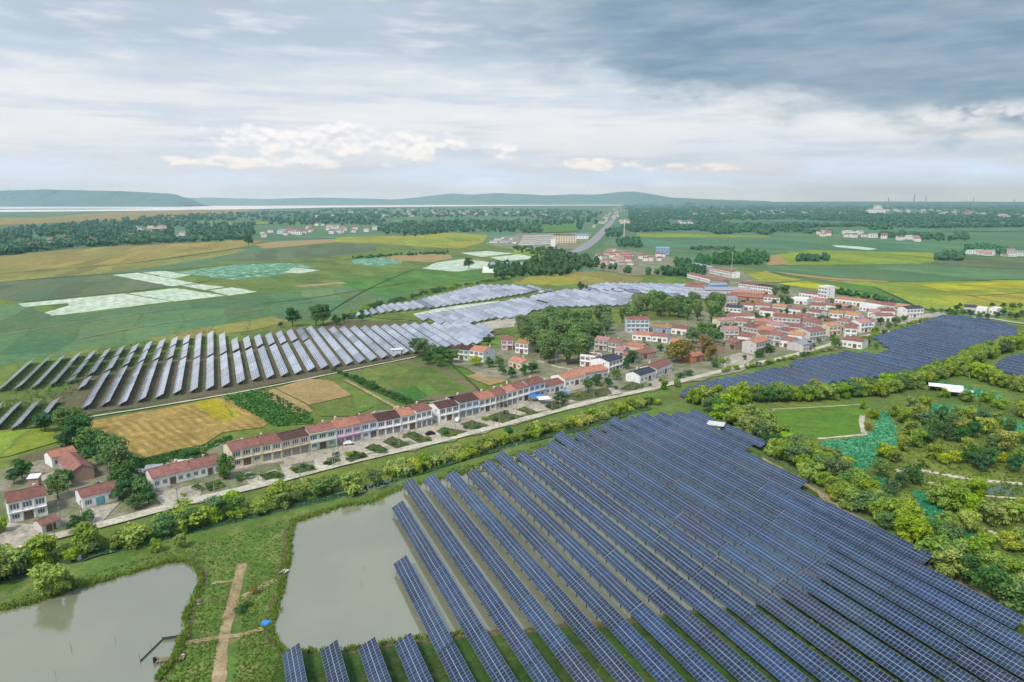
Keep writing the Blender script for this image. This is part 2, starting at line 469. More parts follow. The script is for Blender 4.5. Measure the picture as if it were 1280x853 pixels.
M['pond'] = water('pond_water_mat', (130, 131, 104), (118, 120, 99))
M['ditch'] = water('ditch_water_mat', (84, 100, 76), (74, 92, 66))
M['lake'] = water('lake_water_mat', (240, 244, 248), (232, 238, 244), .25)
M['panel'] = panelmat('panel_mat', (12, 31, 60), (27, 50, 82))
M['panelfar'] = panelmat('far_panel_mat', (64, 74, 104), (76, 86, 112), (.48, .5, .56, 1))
M['panelgrey'] = panelmat('grey_panel_mat', (146, 152, 164), (158, 162, 172), (.62, .64, .68, 1))
M['steel'] = plain('steel_mat', (150, 152, 156), .45, .2, 3, metal=.6)
M['concrete'] = plain('post_mat', (150, 148, 140), .9)
M['darkpost'] = plain('dark_post_mat', (72, 72, 70), .9)
M['bark'] = plain('bark_mat', (92, 76, 58), .95, .4, 4)
LEAF = dict(
    willow=leafmat('willow_leaf_mat', (142, 164, 58), (108, 138, 44), (172, 180, 72)),
    belt=leafmat('belt_leaf_mat', (132, 154, 56), (96, 126, 42), (158, 164, 66)),
    dark=leafmat('dark_leaf_mat', (66, 106, 50), (52, 92, 46), (88, 122, 58)),
    mid=leafmat('mid_leaf_mat', (98, 128, 66), (76, 108, 56), (120, 142, 76)),
    yellow=leafmat('yellow_leaf_mat', (158, 164, 54), (124, 140, 50), (178, 176, 56)),
    rust=leafmat('rust_leaf_mat', (140, 120, 62), (104, 118, 54), (150, 112, 58)),
    teal=leafmat('teal_leaf_mat', (66, 108, 64), (54, 94, 58), (86, 122, 70)),
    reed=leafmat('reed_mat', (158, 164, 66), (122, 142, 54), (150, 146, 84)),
    poplar=leafmat('poplar_leaf_mat', (110, 136, 76), (84, 112, 62), (132, 150, 84)),
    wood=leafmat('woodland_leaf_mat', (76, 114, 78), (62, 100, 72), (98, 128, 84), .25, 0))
LEAF['tuft'] = leafmat('tuft_mat', (112, 130, 62), (94, 114, 52), (138, 142, 80), .4, 0)
ROOF = dict(
    red=roofmat('red_roof_mat', (150, 104, 91), (126, 86, 76), (176, 136, 120)),
    orange=roofmat('orange_roof_mat', (182, 128, 102), (158, 104, 84), (200, 156, 132)),
    brown=roofmat('brown_roof_mat', (142, 96, 82), (118, 82, 72), (164, 116, 100)),
    dark=roofmat('dark_brown_roof_mat', (92, 64, 56), (72, 54, 50), (120, 78, 66)),
    slate=roofmat('slate_roof_mat', (72, 76, 86), (60, 62, 72), (86, 80, 82)),
    pink=roofmat('pink_roof_mat', (180, 134, 126), (154, 112, 108), (206, 150, 140)),
    tan=roofmat('tan_roof_mat', (180, 138, 100), (160, 116, 84), (196, 156, 120)),
    grey=roofmat('grey_roof_mat', (160, 160, 164), (140, 140, 148), (182, 180, 180)),
    blue=roofmat('blue_roof_mat', (134, 160, 180), (112, 140, 166), (160, 182, 196)),
    white=roofmat('white_roof_mat', (226, 226, 222), (208, 208, 204), (190, 190, 186)))
WALL = dict(
    white=wallmat('white_wall_mat', (236, 233, 228)), cream=wallmat('cream_wall_mat', (220, 206, 176)),
    beige=wallmat('beige_wall_mat', (204, 184, 154)), pink=wallmat('pink_wall_mat', (222, 190, 206)),
    grey=wallmat('grey_wall_mat', (202, 197, 190)), blue=wallmat('pale_blue_wall_mat', (206, 216, 226)),
    orange=wallmat('orange_wall_mat', (184, 112, 80)), green=wallmat('pale_green_wall_mat', (204, 220, 200)),
    brick=wallmat('brick_wall_mat', (168, 140, 122)), skyblue=wallmat('blue_wall_mat', (136, 164, 190)))
M['glass'], _t = newmat('window_glass_mat'); bsdf(_t, lin((84, 92, 106)), .1, .5)
M['frame'] = plain('window_frame_mat', (214, 210, 204), .6, .1)
M['door'] = plain('door_mat', (118, 96, 82), .6, .3)
M['bluedoor'] = plain('teal_door_mat', (112, 176, 186), .5, .2)
M['shutter'] = plain('shutter_mat', (150, 146, 142), .5, .2)
M['bluetarp'] = plain('blue_tarp_mat', (60, 130, 205), .5, .15)
M['whitepaint'] = plain('white_paint_mat', (232, 232, 230), .4, .06)
M['black'] = plain('rubber_mat', (34, 34, 36), .7, .1)
M['wood'] = plain('timber_mat', (150, 130, 104), .9, .3, 3)
M['netting'] = plain('net_mat', (70, 86, 88), .8, .2)

Z = {'n': 0}


def sheet(name, pts, mat, z, px=True, jit=0.0, step=8.0, seed=1, kind='structure'):
    rng = random.Random(seed + len(pts))
    P = [g(*p) for p in pts] if px else list(pts)
    if jit:
        Q = []
        for a, b in zip(P, P[1:] + P[:1]):
            d = math.hypot(b[0] - a[0], b[1] - a[1]); k = max(1, min(60, int(d / step)))
            for i in range(k):
                t = i / k; j = jit if i else jit * .4
                Q.append((a[0] + (b[0] - a[0]) * t + rng.uniform(-j, j), a[1] + (b[1] - a[1]) * t + rng.uniform(-j, j)))
        P = Q
    bm = bmesh.new(); f = bm.faces.new([bm.verts.new((x, y, z)) for x, y in P]); f.normal_update()
    if f.normal.z < 0: f.normal_flip()
    bmesh.ops.triangulate(bm, faces=bm.faces)
    me = bpy.data.meshes.new(name); bm.to_mesh(me); bm.free(); me.materials.append(mat)
    o = ob(name, me); tag(o, kind=kind); return o


def ribbon(name, pts, width, mat, z, px=True, thick=0.0, smooth=2, wob=0.0):
    P = [g(*p) for p in pts] if px else list(pts)
    for _ in range(smooth):
        Q = [P[0]]
        for a, b in zip(P, P[1:]):
            Q += [(a[0] * .75 + b[0] * .25, a[1] * .75 + b[1] * .25), (a[0] * .25 + b[0] * .75, a[1] * .25 + b[1] * .75)]
        P = Q + [P[-1]]
    rng = random.Random(len(P)); L = []; Rr = []
    for i, p in enumerate(P):
        a = P[max(0, i - 1)]; b = P[min(len(P) - 1, i + 1)]
        d = math.hypot(b[0] - a[0], b[1] - a[1]) or 1; nx, ny = -(b[1] - a[1]) / d, (b[0] - a[0]) / d
        hw = width / 2 * (1 + rng.uniform(-wob, wob))
        L.append((p[0] + nx * hw, p[1] + ny * hw)); Rr.append((p[0] - nx * hw, p[1] - ny * hw))
    mb = MB()
    for i in range(len(P) - 1):
        mb.face([(*Rr[i], z), (*Rr[i + 1], z), (*L[i + 1], z), (*L[i], z)])
        if thick:
            mb.face([(*L[i], z), (*L[i + 1], z), (*L[i + 1], z - thick), (*L[i], z - thick)])
            mb.face([(*Rr[i + 1], z), (*Rr[i], z), (*Rr[i], z - thick), (*Rr[i + 1], z - thick)])
    me = mb.mesh(name, mat); o = ob(name, me); tag(o, kind='structure'); return o

# ================================================================== THE SETTING
def ground_sheet():
    # one sheet to the horizon, finer near the camera
    bm = bmesh.new()
    bm.faces.new([bm.verts.new(p) for p in ((-17000, -300, 0), (17000, -300, 0), (17000, 21000, 0), (-17000, 21000, 0))])
    me = bpy.data.meshes.new('ground'); bm.to_mesh(me); bm.free(); me.materials.append(M['ground'])
    tag(ob('ground', me), kind='structure')


ground_sheet()
z0 = .03
FIELDS = [
    # name, material, jitter, photo outline
    ('meadow', 'meadow', 4, [(-400, 470), (0, 458), (150, 430), (330, 400), (480, 360), (640, 340), (900, 345), (980, 372), (1130, 395), (1500, 400), (1900, 470), (1900, 900), (-400, 900)]),
    ('meadow', 'meadow', 0, [(-260, 360), (0, 352), (220, 338), (330, 316), (480, 305), (640, 300), (700, 312), (740, 322), (640, 345), (540, 360), (480, 378), (300, 400), (0, 460), (-260, 470)]),
    ('golden_field', 'golden', 0, [(-300, 335), (0, 320), (75, 313), (130, 309), (250, 303), (300, 300), (330, 300), (310, 308), (240, 319), (150, 331), (60, 337), (0, 341), (-300, 360)]),
    ('golden_field', 'golden2', 0, [(-300, 352), (0, 336), (60, 335.5), (150, 329.5), (240, 318), (300, 310.5), (310, 313), (280, 320), (200, 333), (130, 342), (60, 347), (0, 353), (-300, 368)]),
    ('brown_field', 'tan', 0, [(318, 306), (345, 302), (420, 299), (420, 303), (330, 311)]),
    ('brown_field', 'olive', 0, [(270, 321), (330, 313), (420, 303), (470, 307), (470, 314), (400, 322), (350, 326), (300, 327)]),
    ('olive_field', 'olive', 2, [(-200, 385), (0, 353), (60, 347), (130, 343), (180, 350), (216, 358), (150, 366), (28, 378), (0, 374)]),
    ('lotus_field', 'teal', 3, [(-250, 420), (0, 382), (28, 379), (56, 393), (100, 393), (215, 379), (330, 367), (430, 358), (520, 366), (470, 382), (400, 398), (330, 408), (260, 416), (150, 430), (60, 447), (0, 458), (-250, 490)]),
    ('green_field', 'green', 3, [(420, 352), (520, 336), (600, 338), (600, 350), (540, 360), (490, 370), (440, 362)]),
    ('bare_field', 'white', 1, [(22, 380), (155, 367), (170, 370), (215, 377), (175, 382), (100, 391), (65, 395), (56, 391), (87, 382), (85, 379), (32, 384)]),
    ('bare_field', 'white', 1, [(161, 367), (220, 360.4), (282, 370), (218, 377), (176, 370)]),
    ('bare_field', 'white', 1, [(140, 344), (172, 341), (249, 355), (216, 358.5)]),
    ('bare_field', 'white', 1, [(176, 340), (207, 339), (240, 344), (216, 348.5)]),
    ('bare_field', 'white', 1, [(227, 357.5), (252, 355.5), (280, 359), (256, 363)]),
    ('bare_field', 'white', 1, [(261, 363.3), (290, 359.5), (322, 365), (286, 370)]),
    ('lotus_field', 'lotuswhite', 1, [(216, 341), (300, 330), (360, 329), (397, 334), (345, 345), (290, 350), (242, 344)]),
    ('bare_field', 'white', 1, [(367, 335), (400, 338), (376, 342), (356, 341)]),
    ('bare_strip', 'dirt', 1, [(367, 357.5), (430, 352.5), (433, 354.5), (376, 359.5)]),
    ('lotus_field', 'lotuswhite', 0, [(440, 325), (470, 321), (505, 326), (500, 330), (470, 333), (440, 330)]),
    ('rice_field', 'yellow', 0, [(420, 303), (480, 305), (515, 308), (575, 311), (604, 303), (610, 294), (560, 291), (515, 295), (420, 297)]),
    ('rice_field', 'lime', 0, [(480, 303), (520, 299), (600, 297), (600, 301), (520, 306)]),
    ('tan_field', 'tan', 1, [(478, 321), (530, 317), (562, 319), (566, 323), (540, 328), (498, 326)]),
    ('pale_field', 'white', 1, [(545, 328.5), (580, 324), (612, 328), (608, 335), (570, 340), (528, 336)]),
    ('pale_field', 'white', 0, [(575, 316.5), (610, 314), (642, 317), (602, 321.5)]),
    ('pale_field', 'lime', 0, [(642, 313), (690, 313), (712, 320), (640, 322)]),
    ('pale_field', 'white', 0, [(612, 322), (650, 318), (672, 323), (630, 327)]),
    ('golden_field', 'golden', 2, [(636, 356), (660, 347), (731, 339), (756, 340), (806, 348), (801, 353), (750, 354), (725, 360), (693, 364), (652, 360)]),
    ('rice_field', 'yellow', 2, [(640, 355), (664, 348), (700, 345), (722, 349), (716, 359), (693, 362), (655, 358)]),
    ('olive_strip', 'golden2', 3, [(180, 424), (340, 396), (362, 402), (330, 410), (270, 420), (200, 432)]),
    # plain beyond the village
    ('green_field', 'tealfar', 0, [(790, 297), (960, 297.5), (1280, 304), (1500, 308), (1500, 332), (1280, 321), (1100, 318), (960, 312), (850, 311), (795, 306)]),
    ('pale_strip', 'lime', 0, [(796, 292), (880, 293), (962, 295), (962, 297), (796, 297)]),
    ('green_field', 'tealfar', 0, [(1000, 285), (1280, 291), (1500, 294), (1500, 300), (1280, 297), (1000, 291)]),
    ('pale_strip', 'white', 0, [(1040, 306.5), (1075, 308.5), (1097, 311.5), (1085, 313), (1045, 309)]),
    ('rice_field', 'lime', 0, [(963, 320), (1010, 313), (1160, 316), (1195, 322), (1150, 330), (1040, 331.5), (985, 331.5), (963, 328)]),
    ('tan_field', 'tan', 0, [(955, 319), (975, 320), (987, 330.5), (960, 332)]),
    ('green_field', 'teal', 0, [(958, 333), (1150, 332), (1250, 337), (1500, 344), (1500, 358), (1280, 349), (1130, 353.5), (1040, 347), (965, 338.5)]),
    ('olive_field', 'olive', 0, [(1160, 330), (1200, 322), (1300, 328), (1500, 334), (1500, 343), (1250, 336)]),
    ('tan_field', 'tan', 0, [(965, 339), (1035, 347), (1112, 352), (1100, 355), (1040, 352), (990, 345)]),
    ('green_field', 'green', 0, [(960, 342), (1000, 348), (1090, 358), (1120, 372), (1098, 372), (1038, 357), (1000, 350)]),
    ('rice_field', 'rice', 0, [(972, 355), (1008, 351.5), (1038, 357), (1098, 372), (1084, 373), (1025, 363)]),
    ('rice_field', 'yellow', 0, [(905, 345), (958, 339), (975, 345), (1005, 350.5), (972, 353.5), (930, 352)]),
    ('meadow', 'meadow', 0, [(880, 332), (955, 336), (955, 340), (905, 344), (880, 338)]),
    ('rice_field', 'lime', 0, [(1040, 352), (1112, 353), (1280, 350), (1600, 356), (1600, 408), (1280, 392), (1150, 386), (1124, 373), (1092, 359)]),
    ('rice_field', 'rice', 0, [(1150, 356), (1280, 352), (1400, 354), (1400, 362), (1280, 360), (1180, 364)]),
    ('rice_field', 'yellow', 0, [(1175, 371), (1280, 362), (1500, 364), (1500, 386), (1280, 386), (1200, 385)]),
    # fields behind the terrace
    ('stubble_field', 'stubble', 1, [(108, 528), (200, 512), (300, 493), (318, 505), (345, 522), (330, 535), (280, 541), (255, 556), (182, 573), (150, 560), (120, 545)]),
    ('rice_patch', 'rice', .5, [(243, 505), (270, 498), (300, 520), (281, 527.5), (262, 521)]),
    ('vegetable_field', 'green', 1, [(274, 496), (325, 486), (350, 497), (388, 518), (395, 530), (345, 534), (318, 518), (302, 507)]),
    ('tan_field', 'tan', .5, [(345, 486), (385, 474), (415, 477), (440, 495), (387, 507)]),
    ('tan_field', 'tan', .5, [(323, 492), (343, 487), (383, 507), (392, 516), (370, 519)]),
    ('grass_field', 'meadow', 1, [(388, 508), (441, 496), (466, 510), (440, 521), (400, 521)]),
    ('corn_field', 'soil', 1, [(430, 469), (510, 451), (560, 462), (600, 489), (565, 500), (510, 503), (462, 487)]),
    ('corn_field', 'meadow', 1, [(436, 468), (500, 454), (545, 462), (590, 487), (565, 496), (530, 492), (470, 484)]),
    ('corn_patch', 'green', 1, [(488, 488), (536, 481), (550, 494), (520, 501), (497, 499)]),
    ('tan_field', 'tan', 1, [(582, 471), (622, 464), (637, 476), (612, 483)]),
    ('soil_field', 'soil', 1, [(10, 577), (75, 558), (112, 592), (60, 600), (25, 600)]),
    ('meadow', 'lime', 2, [(-60, 545), (0, 540), (62, 536), (75, 553), (10, 572), (-60, 580)]),
    ('array_soil', 'arraysoil', 3, [(60, 500), (110, 468), (230, 444), (330, 420), (430, 400), (560, 405), (640, 412), (560, 440), (515, 447), (440, 463), (320, 487), (200, 507), (105, 520)]),
    ('village_ground', 'village', 3, [(540, 540), (640, 480), (560, 455), (580, 440), (700, 425), (770, 405), (860, 400), (870, 335), (920, 335), (960, 358), (1050, 372), (1160, 390), (1180, 396), (1120, 408), (1060, 434), (1000, 446), (900, 470), (830, 486), (740, 506), (640, 532)]),
    ('village_ground', 'village', 3, [(-80, 640), (0, 590), (60, 575), (130, 580), (180, 585), (250, 560), (340, 545), (470, 515), (560, 500), (640, 480), (660, 526), (540, 556), (425, 582), (310, 612), (200, 640), (110, 662), (0, 692), (-80, 710)]),
    ('village_ground', 'village', 0, [(735, 335), (760, 310), (840, 322), (850, 330), (840, 345), (790, 345)]),
    ('village_ground', 'village', 0, [(605, 305), (650, 292), (740, 292), (730, 312), (640, 312)]),
    ('array_ground', 'meadow', 2, [(440, 395), (560, 365), (640, 356), (900, 358), (890, 385), (700, 395), (640, 420), (560, 405)]),
    ('concrete_strip', 'white', 0, [(517, 393), (560, 384), (624, 376.5), (625, 378), (570, 387.5), (518, 395)]),
    ('rubble_yard', 'yard', 2, [(590, 408), (640, 396), (660, 394), (648, 408), (615, 412)]),
    # ground under and round the big array
    ('bank_grass', 'grass', 2, [(-60, 760), (-60, 730), (60, 712), (175, 683), (345, 642), (450, 616), (500, 602), (620, 566), (760, 530), (860, 500), (905, 512), (960, 555), (1080, 640), (1290, 772), (1500, 900), (1500, 1500), (-200, 1500), (-200, 800)]),
    ('park_grass', 'meadow', 2, [(900, 512), (1000, 502), (1090, 497), (1180, 470), (1300, 440), (1500, 430), (1800, 700), (1600, 950), (1290, 768), (1080, 640), (960, 555)]),
    ('park_lawn', 'lawn', .6, [(925, 520), (960, 514.5), (1007, 511.5), (1080, 507), (1083, 514), (1078, 522), (1077, 536), (1082, 543), (1025, 549.5), (1005, 551), (975, 544), (940, 534), (920, 526)]),
    ('track_verge', 'dirt', .8, [(948, 580), (1012, 622), (1100, 680), (1166, 716), (1250, 775), (1330, 825), (1345, 820), (1270, 768), (1180, 712), (1110, 672), (1020, 612), (955, 573)]),
]
for i, (nm, mt, jt, pts) in enumerate(FIELDS):
    sheet(nm, pts, M[mt], z0 + .006 * i, jit=jt, seed=i)
zt = z0 + .006 * len(FIELDS) + .01
ZT = zt + .02

POND = [(0, 765), (35, 758), (63, 747), (101, 736), (131, 728), (178, 714), (209, 704.5), (232, 704), (248, 715), (252, 726), (246, 747), (234, 768), (232, 798), (223, 815), (220, 826), (206, 840), (197, 853), (180, 900), (170, 1000), (-150, 1000), (-200, 790)]
POND2 = [(367, 655), (390, 647), (427, 635), (465, 630), (500, 612), (560, 598), (620, 578), (690, 558), (760, 543), (860, 532), (930, 570), (1010, 640), (1040, 700), (1010, 745), (931, 760), (857, 765), (777, 777), (691, 784), (611, 792), (525, 800), (440, 814), (357, 819), (343, 803), (338, 790), (345, 765), (352, 740), (357, 715), (361, 700), (362, 675)]
def outset(pts, d):
    P = [np.array(g(*q)) for q in pts]; ar = sum(a[0] * b[1] - b[0] * a[1] for a, b in zip(P, P[1:] + P[:1])); out = []
    for i, q in enumerate(P):
        t = P[(i + 1) % len(P)] - P[i - 1]; n = np.array((t[1], -t[0])) / np.linalg.norm(t) * (1 if ar > 0 else -1)
        out.append(tuple(q + n * d))
    return out


for q in (POND, POND2): sheet('muddy_margin', outset(q, 1.5), M['mud'], zt - .004, px=False, jit=.9, step=2.5)
sheet('shade_darkened_weedy_bank', [(343, 830), (357, 819), (440, 813), (525, 799), (611, 791), (691, 783), (777, 776), (857, 764), (931, 759), (1010, 744), (1040, 700), (1010, 640), (930, 568), (950, 572), (1020, 618), (1110, 680), (1180, 722), (1290, 790), (1400, 870), (1400, 1200), (300, 1200)], M['weeds'], zt - .006, jit=1.2, step=4)  # weed green darkened to stand in for the shade of the panel rows
sheet('fish_pond', POND, M['pond'], zt, jit=1.0, step=3)
sheet('array_pond', POND2, M['pond'], zt, jit=1.0, step=3)
ribbon('ditch', [(-30, 733), (60, 713), (119, 694), (175, 682), (250, 664), (345, 640), (447, 616), (500, 600), (560, 581), (640, 557), (700, 544), (760, 527), (812, 511)], 3.6, M['ditch'], zt + .012, wob=.35)
LOTUS = [[(1096, 517), (1107, 516), (1120, 535), (1120, 547), (1130, 556), (1110, 562), (1095, 577), (1080, 592), (1067, 592), (1065, 580), (1045, 572), (1027, 558), (1035, 552), (1082, 547), (1092, 540), (1095, 527)],
         [(1161, 507), (1197, 507), (1235, 515), (1260, 525), (1290, 535), (1290, 552), (1267, 545), (1257, 532), (1222, 522), (1195, 515), (1167, 517)],
         [(1140, 615), (1160, 618), (1177, 637), (1200, 660), (1190, 667), (1165, 654), (1148, 632)],
         [(1088, 597), (1106, 599), (1112, 608), (1096, 609)],
         [(1200, 660), (1225, 676), (1240, 684), (1222, 684), (1195, 668)],
         [(1165, 478), (1200, 482), (1250, 495), (1260, 502), (1225, 498), (1180, 488)],
         [(930, 478), (1000, 480), (1090, 477), (1130, 470), (1130, 476), (1090, 485), (1000, 490), (930, 496)]]
for q in LOTUS: sheet('lotus_pond', q, M['lotus'], zt, jit=1.2, step=4)
sheet('park_pond', [(1232, 610), (1262, 606), (1300, 608), (1300, 623), (1262, 622), (1238, 620), (1226, 615)], M['ditch'], zt, jit=.5, step=4)

ROADPX = [(-40, 698), (0, 689), (119, 660), (204, 637), (255, 624), (313, 611), (345, 603), (425, 581), (540, 555), (652, 526), (740, 503), (800, 490), (830, 483), (880, 470), (940, 456), (985, 447), (1010, 440), (1050, 428), (1090, 419), (1140, 409), (1180, 398), (1230, 397), (1280, 406), (1360, 412)]
ribbon('village_road', ROADPX, 4.6, M['road'], zt + .10, thick=.14, smooth=2)
ribbon('field_path', [(96, 525), (200, 508.5), (320, 488), (440, 463), (520, 447)], 1.8, M['road'], zt + .05, wob=.1)
ribbon('field_path', [(0, 541), (35, 536), (62, 531)], 1.5, M['dirt'], zt + .05)
ribbon('field_path', [(432, 476), (470, 497), (508, 517)], 2.2, M['dirt'], zt + .04, wob=.2)
ribbon('lane', [(672, 452), (700, 461), (735, 465), (760, 470)], 2.5, M['road'], zt + .04)
ribbon('dirt_track', [(303, 706), (295, 740), (284, 780), (277, 815), (274, 853), (272, 900), (270, 960)], 2.6, M['dirt'], zt + .03, wob=.18)
ribbon('dirt_track', [(265, 731), (298, 728)], 1.4, M['dirt'], zt + .04)
ribbon('dirt_track', [(222, 808), (250, 803), (275, 799), (300, 797), (329, 788)], 1.5, M['dirt'], zt + .045, wob=.2)
ribbon('dirt_track', [(305, 748), (322, 738), (345, 727)], 1.8, M['dirt'], zt + .04, wob=.3)
for q, wd in (([(1118, 590), (1137, 589), (1160, 591), (1190, 597), (1235, 604), (1300, 608)], 2.4), ([(1155, 604), (1175, 607), (1200, 614), (1235, 623), (1300, 626)], 1.3),
              ([(1022, 550), (1050, 547.5), (1084, 544.5)], 1.6), ([(1080, 543), (1076, 532), (1078, 521)], 2.0), ([(960, 513), (1010, 511), (1082, 506.5)], .9),
              ([(984, 547), (996, 551), (1006, 558)], 5.0), ([(1218, 656), (1232, 664), (1245, 669)], 1.6), ([(1262, 678), (1290, 681)], 1.6)):
    ribbon('park_path', q, wd, M['road'], zt + .05, wob=.25)
ribbon('highway', [(700, 322), (735, 309), (755, 288), (768, 273), (772, 265)], 24, M['asphalt'], zt + .05)
ribbon('highway_verge', [(715, 322), (748, 309), (766, 288), (775, 273)], 12, M['tealfar'], zt + .03)

# terrace forecourts: concrete aprons, strips to the road, planted plots between
YARDS = [[(205, 634), (250, 622), (253, 606), (190, 619)], [(313, 609), (330, 604), (323, 592), (300, 590)], [(292, 589), (355, 578), (357, 571), (292, 584)], [(333, 603), (352, 598), (345, 588), (333, 592)],
         [(355, 597), (372, 592), (362, 580), (350, 582)], [(355, 584), (432, 570), (432, 558), (355, 573)], [(395, 590), (412, 585), (404, 565), (390, 566)], [(428, 579), (440, 576), (430, 566), (420, 568)],
         [(430, 571), (545, 545), (545, 533), (430, 554)], [(450, 572), (470, 566), (455, 560), (445, 562)], [(488, 566), (505, 562), (480, 551), (470, 554)], [(520, 556), (545, 550), (510, 543), (500, 546)],
         [(525, 553), (552, 550), (548, 534), (520, 538)], [(548, 546), (660, 518), (660, 502), (548, 529)], [(575, 545), (592, 541), (570, 533), (560, 535)], [(612, 536), (628, 531), (605, 523), (596, 525)],
         [(650, 521), (664, 517), (650, 509), (640, 512)], [(660, 517), (688, 514), (700, 508), (690, 497), (655, 505)], [(700, 509), (720, 503), (706, 498), (690, 500)], [(700, 494), (735, 484), (735, 479), (700, 487)],
         [(760, 497), (778, 494), (770, 485), (756, 487)], [(815, 487), (832, 483), (824, 474), (808, 480)], [(0, 690), (35, 682), (60, 660), (12, 655), (0, 665)], [(104, 660), (128, 654), (150, 630), (100, 640)], [(40, 600), (70, 590), (85, 605), (60, 612)],
         [(905, 462), (935, 455), (945, 447), (925, 442), (905, 448)], [(1160, 397), (1185, 396), (1178, 390), (1135, 397), (1110, 405), (1130, 407)]]
for i, q in enumerate(YARDS): sheet('concrete_yard', q, M['yard'], zt + .02 + .004 * i, jit=.15, step=3)
PLOTS = [[(256, 607), (274, 601), (282, 610), (262, 616)], [(325, 596), (344, 590), (357, 597), (333, 602)], [(362, 588), (384, 582), (397, 589), (372, 594)], [(405, 582), (424, 575), (426, 578), (412, 584)], [(432, 576), (446, 566), (461, 572), (438, 580)],
         [(455, 562), (467, 556), (486, 564), (474, 569)], [(478, 554), (490, 547), (512, 557), (496, 563)], [(503, 545), (518, 541), (541, 553), (524, 556)], [(545, 541), (553, 536), (585, 541), (560, 549)], [(575, 532), (590, 527), (612, 534), (592, 539)],
         [(604, 524), (626, 516), (655, 522), (628, 531)], [(645, 514), (656, 510), (674, 518), (664, 520)], [(680, 509), (692, 502), (709, 509), (690, 515)], [(775, 488), (790, 478), (805, 483), (795, 489)], [(690, 500), (720, 492), (760, 486), (765, 494), (725, 502)]]
for i, q in enumerate(PLOTS): sheet('garden_plot', q, M['garden'], zt + .14 + .004 * i, jit=.2, step=2.5)

# lake, hills and the low rise of the horizon
sheet('lake', [(-400, 258.6), (0, 258.4), (200, 257.8), (400, 257.2), (560, 256.4), (790, 256.2), (790, 257.0), (640, 257.6), (420, 259.6), (300, 262), (160, 264), (0, 265.4), (-400, 268)], M['lake'], 1.0)
sheet('mudflat', [(-100, 262), (60, 261.2), (190, 261), (120, 262.2), (-100, 263)], M['ground'], 1.6)
sheet('brown_plain', [(-200, 275), (60, 272), (130, 266), (240, 262.5), (330, 262.2), (300, 266), (170, 276), (60, 280), (-200, 290)], M['golden'], 1.4)
sheet('green_strip', [(480, 276), (560, 272.5), (660, 273), (690, 276.5), (560, 277), (485, 280)], M['tealfar'], 1.4)
sheet('green_strip', [(250, 279), (330, 278), (345, 280), (260, 283)], M['lime'], 1.4)
sheet('green_strip', [(660, 282), (720, 279.5), (722, 290), (672, 292)], M['green'], 1.4)
sheet('green_strip', [(905, 277.5), (990, 276), (1060, 276.5), (1140, 282), (1020, 282.5), (905, 281)], M['tealfar'], 1.4)
sheet('green_strip', [(1085, 285), (1180, 286.5), (1300, 285), (1300, 289), (1150, 291)], M['tealfar'], 1.4)


def ridge(name, prof, D, depth, mat, seed, amp):
    """prof: (photo x, photo y) of the crest; a rounded ridge D metres out"""
    rng = random.Random(seed); mb = MB(); xs = []; hs = []
    n = 140
    for i in range(n + 1):
        px = prof[0][0] + (prof[-1][0] - prof[0][0]) * i / n
        for (a, b) in zip(prof, prof[1:]):
            if a[0] <= px <= b[0]:
                py = a[1] + (b[1] - a[1]) * (px - a[0]) / (b[0] - a[0]); break
        b_ = (426.5 - py) / F; dz = -SP + b_ * CP; fy = CP + b_ * SP
        xs.append((px - 640) / F / fy * D); hs.append(max(2, HC + dz / fy * D) + rng.uniform(-amp, amp))
    prf = ((-1, 0), (-.75, .35), (-.5, .62), (-.25, .88), (0, 1), (.4, .8), (1, 0))
    rows = []
    for i in range(n + 1):
        rows.append([(xs[i] + (rng.uniform(-30, 30) if 0 < k < 6 else 0), D + t * depth, -1 + (hs[i] + 1) * h * (1 + (rng.uniform(-.12, .1) if 0 < k < 4 else 0))) for k, (t, h) in enumerate(prf)])
    for i in range(n):
        for k in range(len(prf) - 1):
            mb.face([rows[i][k], rows[i + 1][k], rows[i + 1][k + 1], rows[i][k + 1]])
    me = mb.mesh(name, mat); tag(ob(name, me), kind='structure')


M['hill'] = field('hill_mat', (58, 92, 66), (70, 104, 74), (84, 110, 80), s1=.004, s2=.02)
ridge('hill', [(-200, 243), (-60, 239), (0, 238.5), (60, 237), (110, 238.5), (150, 239), (190, 241), (215, 242.5), (235, 248), (245, 256)], 10600, 500, M['hill'], 3, 3)
ridge('far_hills', [(430, 252), (480, 250.5), (515, 247.5), (545, 244), (565, 242), (585, 243.5), (620, 241.5), (650, 242.5), (685, 244.5), (715, 243), (745, 243.5), (775, 240), (795, 239.5), (815, 243), (840, 247), (880, 249), (960, 251.5)], 20000, 600, M['hill'], 4, 2)
ridge('far_hills', [(180, 249), (260, 247), (330, 249), (400, 247), (480, 249), (520, 252)], 20300, 300, M['hill'], 5, 2)
ridge('low_rise', [(860, 253), (960, 252.5), (1100, 252), (1280, 252.5), (1480, 253)], 14300, 500, M['hill'], 6, 2)

